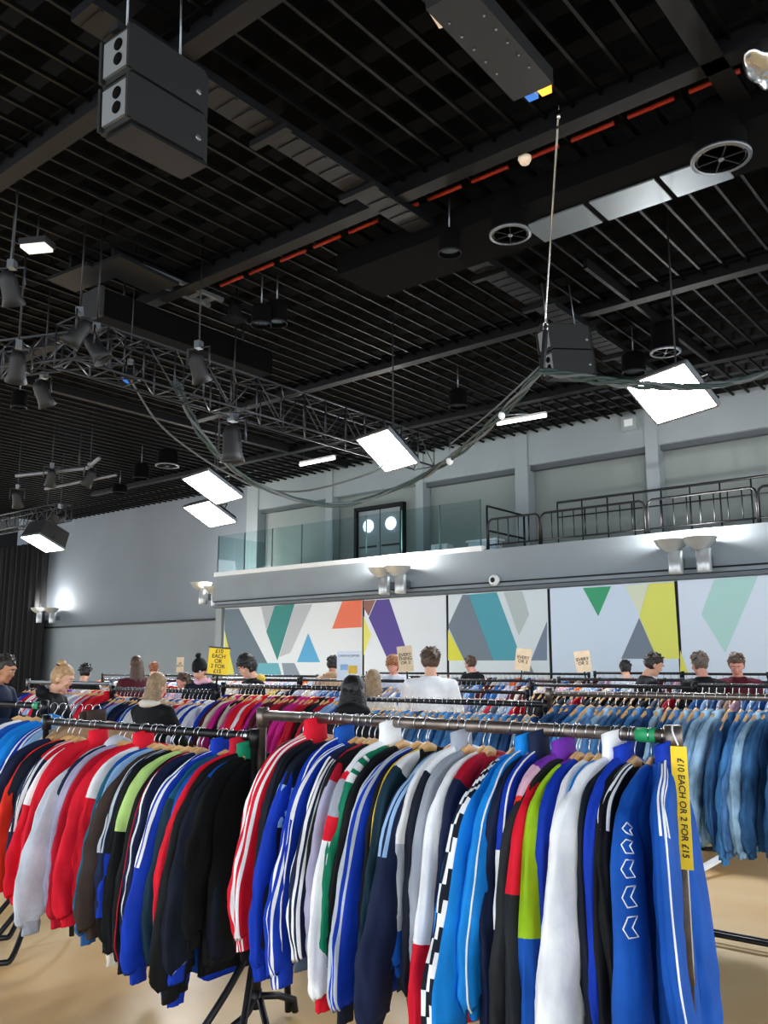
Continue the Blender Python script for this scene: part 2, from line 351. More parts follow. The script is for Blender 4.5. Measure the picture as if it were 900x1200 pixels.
# curtain at the stage side
cu = MB(); pts = []
xa, xb = -46.0, at_y(53, 690, 18.55).x
N = 230
for j, z in enumerate((0.0, 2.2, 4.4, 6.6)):
    pts.append([V((xa + (xb - xa) * i / N, 18.55 + .1 * math.sin(i * .85 + .1 * j) + .03 * math.sin(i * 2.1), z)) for i in range(N + 1)])
vs = [p for r_ in pts for p in r_]; fs = [(j * (N + 1) + i, j * (N + 1) + i + 1, (j + 1) * (N + 1) + i + 1, (j + 1) * (N + 1) + i) for j in range(3) for i in range(N)]
cu.add(vs, fs, 0, True)
o = cu.build('stage_curtain', M['curtain']); tag(o, 'heavy black pleated curtain hanging at the far left of the hall', 'curtain')
so = o.modifiers.new('thick', 'SOLIDIFY'); so.thickness = .02
MB().box((-42, 19.3, 3.85), (11.5, .1, 7.7)).build('wall_stage', M['matt'])['kind'] = 'structure'

# ------------------------------------------------------------------ round wall lights
def sconce(u, v, Y, label, scale=1.0, base_y=None):
    p = at_y(u, v, Y); t = thing('wall_light', label, 'light', p, 0, 'round uplights on the back wall'); s = scale
    MB().lathe([(.10 * s, -.10 * s), (.16 * s, -.06 * s), (.27 * s, .02 * s), (.33 * s, .12 * s), (.34 * s, .13 * s), (.31 * s, .12 * s), (.24 * s, .03 * s), (.06 * s, -.04 * s)], 24).build('dish', M['sconce'], t)
    MB().lathe([(.001, -.52 * s), (.13 * s, -.52 * s), (.14 * s, -.5 * s), (.14 * s, -.08 * s), (.001, -.08 * s)], 20, (.04 * s, .06 * s, 0)).build('barrel', M['sconce'], t)
    MB().box((.04 * s, .24 * s, -.3 * s), (.12 * s, .3 * s, .2 * s)).build('wall_bracket', M['alu'], t)
    MB().ell((0, 0, .05 * s), (.13 * s, .13 * s, .05 * s), 12, 6).build('lamp', M['lampglow'], t)
    ld = bpy.data.lights.new('uplight', 'POINT'); ld.energy = 75; ld.color = (1, .97, .93); ld.shadow_soft_size = .1
    lo = bpy.data.objects.new('uplight', ld); COL.objects.link(lo); lo.parent = t; lo.location = (0, 0, .2 * s)
sconce(787, 641, 16.5, 'left dish of the twin wall lights under the black balcony barriers')
sconce(820, 638, 16.5, 'right dish of the twin wall lights under the black balcony barriers')
sconce(447, 672, 16.5, 'left dish of the twin wall lights under the glass balustrade')
sconce(466, 670, 16.5, 'right dish of the twin wall lights under the glass balustrade')
sconce(236, 688, 17.2, 'left dish of the twin wall lights at the left end of the balcony', 1.0)
sconce(250, 692, 17.2, 'right dish of the twin wall lights at the left end of the balcony', .9)
sconce(45, 716, 18.45, 'left dish of the small wall lights beside the black curtain', .9)
sconce(60, 716, 18.45, 'right dish of the small wall lights beside the black curtain', .9)

# ------------------------------------------------------------------ big light panels
def light_panel(c, yaw, tau, sx, sy, label, deep=.1):
    t = thing('light_panel', label, 'light', c, 0, 'large white light panels'); t.rotation_euler = (-tau, 0, yaw)
    MB().box((0, 0, 0), (sx - .03, sy - .03, .02)).build('diffuser', M['panelglow'], t)
    MB().box((0, 0, .02 + deep / 2), (sx, sy, deep), 0, None, .9).build('housing', M['dark'], t)
    b = MB()
    for sgn in (-1, 1): b.box((sgn * sx / 2, 0, .01), (.03, sy, .06)); b.box((0, sgn * sy / 2, .01), (sx, .03, .06))
    b.build('panel_frame', M['alu'], t)
    up = V((0, math.sin(-tau) * -1, math.cos(tau))); up = V((0, -math.sin(tau), math.cos(tau)))
    MB().tube([(-sx * .52, 0, .03), (-sx * .52, 0, .2), (sx * .52, 0, .2), (sx * .52, 0, .03)], .015, 6).build('yoke', M['rail'], t)
    MB().tube([V((0, 0, .2)), V((0, 0, .2)) + up * (CZ + .70 - c[2] - .2)], .012, 6).build('hanging_rod', M['black'], t)
light_panel((-3.88, 10.5, 4.98), -.364, .676, .98, .72, 'brilliant white light panel at right, in front of the cable bundle')
light_panel((-13.25, 10.9, 5.06), -.173, .484, 1.02, .9, 'upper of the two glowing panels hanging left of the balcony')
light_panel((-15.52, 12.71, 5.02), -.121, .48, 1.07, .84, 'lower of the two glowing panels hanging left of the balcony')
light_panel((-8.58, 10.6, 5.01), -.232, .649, .84, .76, 'blinding light panel in the middle at the end of the truss')
light_panel((-23.15, 12.94, 5.05), .055, .397, .92, .91, 'glowing light panel in a deep black box near the curtain', .5)

# ------------------------------------------------------------------ trusses
def truss(p, q, wd, ht, label, bays, r=.02):
    p, q = V(p), V(q); d = q - p; L = d.length; d.normalize(); x = d.cross(V((0, 0, 1))).normalized()
    t = thing('lighting_truss', label, 'truss', p)
    cs = [x * sx * wd / 2 + V((0, 0, sz * ht / 2)) for sx, sz in ((-1, -1), (1, -1), (1, 1), (-1, 1))]
    for c in cs: MB().tube([c, c + d * L], r, 8).build('chord', M['alu2'], t)
    for i in range(bays + 1):
        a = d * (L * i / bays)
        b = MB()
        for k in range(4):
            b.tube([a + cs[k], a + cs[(k + 1) % 4]], r * .6, 6)
        if i < bays:
            c = d * (L * (i + 1) / bays)
            for k in range(4): b.tube([a + cs[k], c + cs[(k + 1) % 4]] if i % 2 else [a + cs[(k + 1) % 4], c + cs[k]], r * .55, 6)
        b.build('bracing', M['alu2'], t)
    return t

truss((-10.5, 6.0, 5.95), (-10.5, 14.2, 5.95), .5, .62, 'dark aluminium box truss running towards the middle light panel', 15)
truss((-12.6, 5.6, 6.0), (-10.2, 6.6, 6.0), .4, .4, 'short dark truss carrying stage lights at the left edge', 5)
truss((-26.4, 13.0, 5.85), (-22.2, 13.0, 5.85), .45, .45, 'far dark truss above the glowing box light near the curtain', 8)
# black screen housing
t = thing('screen_housing', 'long plain black box hung under the ceiling beside the truss', 'housing', (-11.0, 8.4, 6.85), .0)
MB().box((0, 0, 0), (.45, 3.4, .42)).build('housing_body', M['matt'], t); MB().box((0, -1.72, .0), (.5, .06, .46)).build('end_cap', M['dark'], t)
for yy in (-1.2, 1.2): MB().tube([(0, yy, .2), (0, yy, .6)], .015, 6).build('hanger_rod', M['black'], t)

# ------------------------------------------------------------------ loudspeakers
def speaker(loc, rz, s, label, tilt=0, up=.7):
    t = thing('loudspeaker', label, 'speaker', loc, rz); t.scale = (s, s, s); t.rotation_euler = (tilt, 0, rz)
    for k, z in enumerate((0, .5)):
        cab = MB(); h = .235
        prof = [(-.23, -.5, ), (.23, -.5), (.23, .38), (.15, .5), (-.15, .5), (-.23, .38)]
        cab.loft([[V((x, y * (1 if zz > 0 else .985), z + zz * h)) for x, y in prof] for zz in (-1, 1)], 0, True, False)
        c = recalc(cab.build('cabinet', M['dark'], t))
        MB().box((0, -.51, z), (.36, .03, .36)).build('rear_plate', M['plateface'], c)
        R = Matrix.Rotation(PI / 2, 3, 'X')
        for dz in (-.07, .08): MB().lathe([(.001, 0), (.06, 0), (.06, .012), (.001, .012)], 16, (.05, -.525, z + dz), R=R).build('handle_recess', M['matt'], c)
        for sx in (-1, 1): MB().box((sx * .215, -.515, z), (.035, .05, .44)).build('rigging_bar', M['dark'], c)
        MB().lathe([(.001, 0), (.035, 0), (.035, .012), (.02, .02), (.001, .02)], 12, (.23, .3, z - .05), R=Matrix.Rotation(PI / 2, 3, 'Y')).build('rigging_knob', M['alu'], c)
    MB().box((0, 0, -.26), (.4, .92, .03)).build('bottom_plate', M['duct'], t)
    MB().box((0, -.1, .78), (.12, .9, .08)).build('fly_bar', M['black'], t)
    for yy in (-.4, .25): MB().tube([(0, yy, .76), (0, yy, .76 + up / s)], .012, 6).build('chain', M['alu'], t)
speaker(at_y(186, 150, 4.0), math.radians(2), .86, 'big black two-box loudspeaker hanging at upper left', .03, 1.4)
speaker(at_y(668, 428, 11.6), math.radians(-28), .78, 'grey two-box loudspeaker hanging beside the cable junction', 0.12)

# ------------------------------------------------------------------ ceiling fittings
def can(u, v, z, r, h, label, ring=False, rod=.5):
    p = at_z(u, v, z); t = thing('ceiling_lamp' if not ring else 'ceiling_fan_vent', label, 'lamp' if not ring else 'vent', p)
    MB().lathe([(r, 0), (r, h * .85), (r * .8, h), (.001, h)], 20).build('can_body', M['matt'], t)
    MB().lathe([(r * 1.0, -.01), (r * (1.16 if ring else 1.04), -.01), (r * (1.16 if ring else 1.04), .02), (r * 1.0, .02), (r * .9, 0)], 24).build('rim', M['alu'] if ring else M['duct'], t)
    if ring:
        b = MB()
        for a in range(3): b.bar((r * math.cos(a * PI / 3), r * math.sin(a * PI / 3), .0), (-r * math.cos(a * PI / 3), -r * math.sin(a * PI / 3), .0), .012, .012)
        b.build('guard_spoke', M['beam'], t); MB().ell((0, 0, -.01), (.03, .03, .02), 10, 6).build('hub', M['alu'], t)
    else:
        MB().lathe([(.001, .03), (r * .9, .03)], 20).build('lens', M['lens'], t)
        MB().tube([(0, 0, h), (0, 0, h + rod)], .012, 6).build('hanging_rod', M['alu'], t)
can(527, 297, 6.7, .14, .3, 'small black can lamp hanging left of the long steel wire')
can(598, 275, 6.75, .22, .5, 'black round fan can left of the long steel wire', True)
can(845, 186, 6.75, .26, .6, 'largest black round fan can near the upper right corner', True)
can(780, 413, 6.75, .22, .5, 'round fan can with bright rim above the right light panel', True)
can(743, 437, 6.6, .2, .35, 'black can lamp just left of the bright-rimmed fan can')
can(306, 381, 6.6, .15, .3, 'left can lamp of the pair above the black screen housing')
can(324, 379, 6.7, .16, .34, 'right can lamp of the pair above the black screen housing')
can(537, 477, 6.6, .18, .35, 'black can lamp above and right of the middle light panel')
can(165, 561, 6.5, .2, .4, 'far can lamp with a pale rim left of the glowing panels')
can(196, 546, 6.6, .26, .4, 'far round can lamp with pale ring above the glowing panels', True)
can(22, 478, 6.0, .13, .3, 'black can lamp hung low at the left edge of the picture', rod=.9)
can(140, 578, 6.7, .22, .25, 'dim squat can lamp nearest the far corner of the ceiling')
for i, (a, c2, l) in enumerate((((583, 497), (640, 487), 'glowing strip light on the ceiling edge above the balcony handrail'), ((352, 545), (392, 537), 'short glowing strip light left of the middle light panel'))):
    p, q = at_z(*a, 7.0), at_z(*c2, 7.0); t = thing('strip_light', l, 'light', (p + q) / 2); d = (q - p) / 2
    MB().tube([-d, d], .035, 8).build('glowing_tube', M['tubeglow'], t); MB().bar(-d + V((0, 0, .06)), d + V((0, 0, .06)), .1, .05).build('batten', M['white'], t)
    for s_ in (-.8, .8): MB().tube([d * s_ + V((0, 0, .08)), d * s_ + V((0, 0, .62))], .01, 5).build('hanging_rod', M['black'], t)
p = at_z(528, 12, 7.1); t = thing('emergency_light', 'cream emergency light box fixed at the top centre of the ceiling', 'light', p, .2)
MB().box((0, 0, 0), (.3, .2, .1)).build('light_body', mat('cream_plastic', '#d9c3ad', .5, emit=.25), t); MB().box((0, 0, .12), (.1, .1, .2)).build('mount', M['black'], t)
t = thing('projector_box', 'dark slotted equipment box with an orange light near the top of the ceiling', 'equipment', at_z(578, 48, 7.05), math.radians(2))
MB().box((0, 0, 0), (.42, 1.5, .16)).build('equipment_body', M['dark'], t)
for k in range(10): MB().ell((-.14 + .28 * (k % 2), -.5 + .1 * k, -.085), (.012, .012, .008), 8, 4).build('screw', M['alu'], t)
for uu, m_, nm in ((-.02, 'orange', 'orange_light'), (-.16, 'blueled', 'blue_light')): MB().box((uu + .1, .83, -.02), (.1, .1, .08)).build(nm, M[m_], t)
MB().box((0, 0, .2), (.1, 1.2, .26)).build('mount', M['black'], t)
p = at_z(43, 291, 6.9); t = thing('ceiling_spot', 'pale square light at the far left under the ceiling', 'light', p, .5)
MB().box((0, 0, 0), (.34, .2, .04)).build('light_face', mat('pale_light', '#e8e2da', .5, emit=.55), t); MB().box((0, 0, .06), (.38, .24, .08)).build('housing', M['dark'], t); MB().tube([(0, 0, .1), (0, 0, .5)], .012, 6).build('rod', M['black'], t)
p = at_z(615, 187, 7.2); t = thing('smoke_detector', 'small cream smoke detector beside the red conduit', 'detector', p)
MB().lathe([(.001, -.05), (.05, -.05), (.075, 0), (.075, .03), (.001, .03)], 16).build('detector_body', mat('cream_plastic_glow', '#e2cfb8', .5, emit=.15), t); MB().tube([(0, 0, .03), (0, 0, .25)], .02, 6).build('mount', M['black'], t)
p = at_z(893, 80, 7.0); b = MB()
b.ell((0, 0, 0), (.14, .3, .09), 22, 14, fn=lambda q: q * (1 + .22 * noise.noise(q * 9)))
o = b.build('foil_duct', M['foil'], None, p); tag(o, 'crumpled silver foil duct at the upper right edge', 'duct')
p = at_y(738, 497, 18.9); t = thing('wall_box', 'small pale alarm box high on the back wall left of the bright panel', 'box', p); MB().box((0, 0, 0), (.36, .14, .32)).build('box_body', M['pil'], t); MB().box((0, -.08, .02), (.2, .02, .16)).build('box_face', M['white'], t)
# small light fittings and flat ceiling boards at the left
for (u, v, sx, sy, l) in ((95, 325, .9, .5, 'grey flat ceiling board at far left above the screen housing'), (160, 322, .6, 1.1, 'grey flat ceiling board right of the tilted board pair'), (275, 374, .3, .3, 'small pale ceiling tile left of the paired can lamps')):
    p = at_z(u, v, 7.2); t = thing('ceiling_board', l, 'board', p, .1); MB().box((0, 0, 0), (sx, sy, .05)).build('board_face', M['duct'], t); MB().box((0, 0, .15), (.06, sy * .8, .24)).build('board_mount', M['beam'], t)
p = at_z(205, 335, 7.25); t = thing('ceiling_ladder', 'short pale slotted rack on the ceiling right of the housing', 'rack', p, 0)
for sx in (-.16, .16): MB().box((sx, 0, 0), (.05, 1.6, .06)).build('side_bar', M['sheet'], t)
for k in range(6): MB().box((0, -.65 + .26 * k, 0), (.3, .1, .03)).build('slat', M['sheet'], t)
MB().box((0, 0, .12), (.05, 1.2, .2)).build('board_mount', M['beam'], t)
def stage_light(u, v, z, label, acc=None, rz=0, s=1.0, tilt=.6):
    p = at_z(u, v, z); t = thing('stage_light', label, 'light', p, rz, 'stage lights on the left trusses'); t.scale = (s, s, s)
    R = Matrix.Rotation(tilt, 3, 'X')
    b = MB().lathe([(.001, .2), (.06, .2), (.1, .12), (.11, -.1), (.14, -.2), (.13, -.2), (.1, -.12), (.001, -.12)], 16, R=R); b.build('lamp_housing', M['dark'], t)
    MB().lathe([(.001, -.14), (.105, -.14)], 16, R=R).build('lens', M['lens'] if not acc else M[acc], t)
    MB().tube([(-.17, 0, 0), (-.17, 0, .26), (.17, 0, .26), (.17, 0, 0)], .014, 6).build('yoke', M['alu2'], t)
    MB().box((0, 0, .3), (.08, .1, .1)).build('clamp', M['alu'], t); MB().tube([(0, 0, .32), (0, 0, (CZ + .70 - p.z) / s)], .012, 6).build('drop_rod', M['rail'], t)
stage_light(12, 338, 6.0, 'stage light with an orange lens at the far left edge', 'orange', .6)
stage_light(92, 390, 5.9, 'stage light with a blue lens below the tilted boards', 'blueled', 2.4)
stage_light(20, 430, 5.7, 'shiny stage light hanging low at the left edge', None, 1.1, 1.1)
stage_light(50, 462, 5.7, 'dim stage light right of the low can lamp', None, .2, 1.0)
stage_light(112, 408, 5.8, 'stage light just right of the blue lens', None, -.7, 1.0)
stage_light(152, 440, 5.8, 'small blue stage light at the near end of the truss', 'blueled', 3.0, .7)
stage_light(232, 430, 5.8, 'dark stage light under the near part of the long truss', None, .3, 1.1)
stage_light(272, 520, 5.2, 'large stage light hanging under the middle of the truss', None, .3, 1.5, .1)
stage_light(70, 607, 5.6, 'pale lamp head above the far glowing box light', None, .4, 1.1, -1.2)
stage_light(20, 585, 5.9, 'white lamp head at the left edge beside the far truss', None, .8, 1.1)
stage_light(105, 560, 6.2, 'far lamp head above the far truss, right side', None, 1.8, 1.1)
stage_light(60, 560, 6.3, 'far lamp head above the far truss, left side', None, 1.2, 1.1)
t = thing('lighting_bar', 'pale bent bar of the far stage rig at left', 'bar', at_z(75, 555, 6.3))
MB().tube([(-1.6, -.4, .1), (.2, .5, .2), (1.2, .2, .25)], .05, 8).build('bar_tube', M['alu'], t); MB().tube([(-1.2, .2, -.2), (.9, .9, 0)], .04, 8).build('bar_tube', M['alu'], t); MB().tube([(0, .4, .2), (0, .4, 1.1)], .02, 6).build('hanging_rod', M['black'], t)
# the steel wire and the cable bundle
JY = 9.6
wt = at_z(655, 128, 7.3); jn = at_y(636, 432, JY)
t = thing('steel_wire', 'long thin steel wire from the beam down to the cable junction', 'wire', wt)
e = at_y(639, 378, JY) - wt
MB().tube([(0, 0, .1), e * .03, e], .012, 6).build('wire_rope', M['chrome'], t); MB().ell(e * .02, (.03, .03, .06), 10, 6).build('shackle', M['chrome'], t)
b = MB(); c0 = e; b.tube([c0 + V((.035 * math.cos(a * .7), 0, .06 * math.sin(a * .7) - .05)) for a in range(10)], .01, 6); b.build('hook', M['chrome'], t)
MB().bar(e + V((0, 0, -.1)), jn - wt, .05, .05).build('strut', M['beam'], t)
def cable(uvy, label, r=.02, strands=3, m='greencable', n=12):
    pts = catmull([at_y(*q) for q in uvy], n); t = thing('cable_bundle', label, 'cable', pts[0])
    for s_ in range(strands):
        ps = [p - pts[0] + (V((math.cos(i * .35 + s_ * 2.1), math.sin(i * .35 + s_ * 2.1), math.sin(i * .5 + s_ * 2.1))) * r * .9 if strands > 1 else V((0, 0, 0))) for i, p in enumerate(pts)]
        MB().tube(ps, r * (.7 if strands > 1 else 1), 6).build('cable_strand', M[m if s_ != 1 else 'greycable'], t)
    return t, pts
cable([(205, 445, 8.6), (240, 515, 9.2), (300, 567, 10.2), (390, 592, 11.2), (470, 570, 11.4), (527, 538, 11.2), (585, 488, 10.4), (634, 434, JY)], 'thick cable bundle sagging from the truss up to the junction', .035)
cable([(634, 434, JY), (690, 444, 9.7), (760, 452, 9.8), (830, 452, 9.9), (905, 436, 10.0), (960, 415, 10.2)], 'thick cable bundle crossing in front of the right light panel', .035)
cable([(528, 520, 11.6), (575, 483, 10.8), (632, 430, JY)], 'thin single cable above the thick bundle near the junction', .014, 1, 'greycable')
cable([(150, 440, 8.4), (185, 495, 9.0), (230, 532, 9.8), (270, 556, 10.2), (310, 573, 10.5), (360, 575, 11.5), (430, 556, 11.0), (458, 538, 10.7)], 'thin grey cable sagging from the blue stage light', .018, 1, 'greycable')
t = thing('cable_clamp', 'white clamp with a short strut on the sagging cable', 'clamp', at_y(527, 540, 11.2)); MB().ell((0, 0, 0), (.06, .06, .07), 10, 8).build('clamp_body', M['white'], t); MB().tube([(0, 0, 0), (-.02, .05, .42)], .014, 6).build('strut', M['alu'], t)
t = thing('cable_clamp', 'white clamp on the cable bundle above the strip light', 'clamp', at_y(588, 487, 10.3)); MB().ell((0, 0, 0), (.05, .05, .06), 10, 8).build('clamp_body', M['white'], t); MB().tube([(0, 0, 0), (.25, .3, .05)], .012, 6).build('strut', M['alu'], t)
t = thing('hook_wire', 'bent steel hook wire hanging at the upper left edge', 'wire', at_z(14, 292, 6.9)); MB().tube([(0, 0, 1.22), (0, 0, 0), (-.02, 0, -.5), (.05, 0, -.62), (.02, 0, -.7)], .012, 6).build('wire_rope', M['alu'], t)
# ================================================================== RACKS AND CLOTHES
RY = {1: 2.87, 2: 5.5, 3: 8.3, 4: 11.0, 5: 13.6}
def rack(xa, xb, y, hr, label, m='tube', r=.021, tape=None, feet=True, hub=.34):
    t = thing('clothes_rail', label, 'clothes rail', ((xa + xb) / 2, y, 0), 0); h = (xb - xa) / 2
    rl = MB().tube([(-h, 0, hr), (h, 0, hr)], r, 12).build('rail', M[m], t)
    for s in (-1, 1):
        MB().tube([(s * h, 0, min(.3, hub - .02)), (s * h, 0, hr + .012)], r * .95, 10).build('post', M['rust' if m == 'steel' else 'tube'], t)
        MB().tube([(s * h, 0, hr - .05), (s * h, 0, hr + .035)], r * 1.3, 12).build('coupling', M[m], t)
        if feet:
            q = hub / .34
            MB().tube(catmull([(s * h, 0, hub), (s * h, -.13 * q, .2 * q), (s * h - .02, -.27 * q, .05), (s * h - .02, -.3 * q, .02), (s * h + .06, -.3 * q, .02), (s * h + .16, -.26 * q, .02), (s * h + .17, -.2 * q, .06), (s * h + .05, -.02, hub)], 5), .016, 8).build('foot_loop', M['tube'], t)
            MB().tube([(s * h, 0, hub), (s * h, .14, .26 * q), (s * h, .24, .16 * q), (s * h, .25, .016)], .016, 8).build('foot', M['tube'], t)
            MB().tube([(s * h, 0, hub - .05), (s * h, 0, hub + .03)], .026, 8).build('foot_hub', M['tube'], t)
    if tape: MB().tube([(h - .125, 0, hr), (h - .055, 0, hr)], r * 1.05, 12).build('green_tape', M['tape'], t)
    b = MB()
    return t

HOOK = .075      # rail centre above the hanger neck
def hanger_mesh():
    b = MB(); rings = []
    for i in range(13):
        y = -.2 + .4 * i / 12; a = abs(y) / .2; z = -.105 * a ** 1.25; hgt = .036 - .012 * a; wd = .0065 + .004 * a
        rings.append([V((-wd, y, z - hgt / 2 - .012)), V((wd, y, z - hgt / 2 - .012)), V((wd * 1.1, y, z)), V((wd * .7, y, z + hgt / 2 - .012)), V((-wd * .7, y, z + hgt / 2 - .012)), V((-wd * 1.1, y, z))])
    b.loft(rings, 0)
    return b.mesh('hanger', M['wood'])
def hook_mesh(r=.026):
    pts = [(0, 0, -.01), (0, 0, .028)] + [(0, -r * math.cos(a), HOOK + r * math.sin(a)) for a in [PI * (-.35 + 1.2 * k / 8) for k in range(9)]][::-1]
    pts = [(0, 0, -.01), (0, .002, .03), (0, r * .8, HOOK - r * .6)] + [(0, r * math.cos(a), HOOK + r * math.sin(a)) for a in [PI * (0 + 1.15 * k / 8) for k in range(9)]]
    return MB().tube(pts, .0022, 5).mesh('hook', M['chrome'])
HM, KM = hanger_mesh(), hook_mesh()
def hanger(x, y, z, rz, label, group, parts=True):
    o = link('coat_hanger', HM, None, (x, y, z)); o.rotation_euler = (0, 0, rz); tag(o, label, 'hanger', group)
    if parts: link('hook', KM, o)
    return o

class Sleeve:
    def __init__(s, side, sp, rg, detail):
        out = sp.get('out', .08) if side < 0 else sp.get('out', .08) * .5; dx = sp.get('dx', 0); L = sp.get('L', 1.0); fat = sp.get('fat', 1.0)
        j = lambda a: rg.uniform(-a, a)
        P = [(0, side * .04, -.012), (0, side * .10, -.032), (j(.004), side * .165, -.066), (j(.005), side * .222, -.125),
             (dx * .15, side * (.25 + out * .25), -.23), (dx * .5 + j(.008), side * (.262 + out * .6), -.39 * L), (dx * .8 + j(.01), side * (.262 + out * .9), -.55 * L),
             (dx, side * (.258 + out), -.685 * L), (dx * 1.02, side * (.254 + out), -.712 * L), (dx + j(.008), side * (.250 + out), -.765 * L)]
        W = [.024, .034, .046, .064, .078 * fat, .084 * fat, .080 * fat, .066 * fat, .042, .036]
        T = [.014, .017, .019, .021, .023 * fat, .024 * fat, .024 * fat, .023 * fat, .018, .015]
        nn = 6 if detail else 2
        s.C = catmull(P, nn); k = len(s.C) - 1
        xs = [i * nn for i in range(len(P))]
        s.W = [lerp1(xs, W, i) for i in range(k + 1)]; s.T = [lerp1(xs, T, i) for i in range(k + 1)]
        s.k = k; s.side = side; s.ph = rg.uniform(0, 6); s.fr = rg.uniform(.7, 1.2)
        s.seg = 24 if detail else 10; s.wr = sp.get('wr', 1.3)
    def pt(s, i, th, lift=0.0):
        i = max(0, min(s.k, i)); a = int(min(i, s.k - 1)); f = i - a
        c = s.C[a].lerp(s.C[a + 1], f); t = (s.C[a + 1] - s.C[a]).normalized()
        x = V((1, 0, 0)); x = (x - t * x.dot(t)).normalized(); n = x.cross(t) * (1 if s.side < 0 else -1)
        # n points to the outside of the arm
        if n.y * s.side < 0 and abs(n.y) > .2: n = -n
        if n.z < 0 and i < s.k * .3: n = -n
        Wd = s.W[a] + (s.W[a + 1] - s.W[a]) * f; Td = s.T[a] + (s.T[a + 1] - s.T[a]) * f
        u = i / s.k
        lw = noise.noise(V((2.2 * math.cos(th) + s.ph * 9, 2.2 * math.sin(th), u * 4.5))) + .5 * noise.noise(V((2.0 * math.cos(th), 2.0 * math.sin(th) + s.ph * 7, u * 17 + 2.5 * math.cos(th)))) * (1.6 if .45 < u < .9 else .5)
        w = .015 * s.wr * min(1, u * 2.5) * lw
        ca, sa = math.cos(th), math.sin(th)
        ca = math.copysign(abs(ca) ** .85, ca)
        return c + n * ((Wd + w + lift) * ca) + x * ((Td + w * .6 + lift) * sa)

def make_sleeve(side, sp, rg, detail, idx):
    S = Sleeve(side, sp, rg, detail); b = MB(); n = S.seg
    rings = [[S.pt(i, 2 * PI * k / n) for k in range(n)] for i in range(S.k + 1)]
    segs = sp.get('seg', []); st = sp.get('stripes'); ck = sp.get('cuff'); chev = sp.get('chev')
    def mi(i, k):
        u = (i + .5) / S.k; kk = k if k < n / 2 else k - n
        if ck and u > .88: return idx(ck)
        if chev and detail and kk in (-2, -1, 0, 1) and u > .12: return idx('white') if ((i + kk) // 2) % 2 else idx('dnavy')
        if st and detail and st[2] <= u <= st[3]:
            c0 = st[4] if len(st) > 4 else 1
            if 0 <= kk - c0 < 2 * st[0] and (kk - c0) % 2 == 0: return idx(st[1])
        for (a, e, c) in segs:
            if a <= u <= e: return idx(c)
        return idx(sp.get('sl', sp['c']))
    b.loft(rings, mi)
    return b, S

def make_body(sp, rg, detail, idx):
    L = sp.get('L', 1.0) * .74; n = 28 if detail else 12
    zs = [-.008, -.03, -.06, -.10, -.15, -.22, -.32, -.44, -.56, -.66, -.72, -.74]
    hw = [.062, .085, .135, .185, .215, .225, .23, .235, .235, .23, .22, .222]
    ht = [.026, .027, .028, .028, .026, .026, .028, .030, .032, .034, .030, .030]
    b = MB(); rings = []; p1, p2 = rg.uniform(0, 6), rg.uniform(0, 6); open_ = sp.get('thick', 1)
    for j in range(len(zs)):
        z = zs[j] if j < 5 else -.15 + (zs[j] + .15) * L / .74; d = min(1, max(0, (-z - .1) / .5)); ring = []
        for k in range(n):
            a = 2 * PI * k / n; ca, sa = math.cos(a), math.sin(a)
            fold = d * (.009 * math.sin(5 * a + p1 + z * 3) + .006 * math.sin(9 * a + p2) + .012 * noise.noise(V((2 * ca + p1, 2 * sa + p2, z * 5))))
            ring.append(V(((ht[j] * open_ + fold) * math.copysign(abs(sa) ** .7, sa), (hw[j] + fold * 1.5) * ca + .01 * math.sin(z * 7 + p1) * d, z + d * .008 * math.sin(3 * a + p2))))
        rings.append(ring)
    hem = sp.get('hem')
    def mi(i, k):
        if hem and i >= 9: return idx(hem)
        if sp.get('yoke') and i < 3: return idx(sp['yoke'])
        return idx(sp.get('body', sp['c']))
    b.loft(rings, mi)
    return b

def make_collar(sp, rg, idx):
    b = MB(); n = 16; h = sp.get('ch', .05); rings = []
    for (z, a, t) in ((-.03, .078, .030), (0, .068, .030), (h * .6, .062, .030), (h, .064, .033), (h, .056, .026), (h * .5, .052, .022)):
        rings.append([V((t * math.sin(2 * PI * k / n), a * math.cos(2 * PI * k / n), z + .012 * math.sin(2 * PI * k / n))) for k in range(n)])
    b.loft(rings, idx(sp.get('collar', sp['c'])), False)
    return b

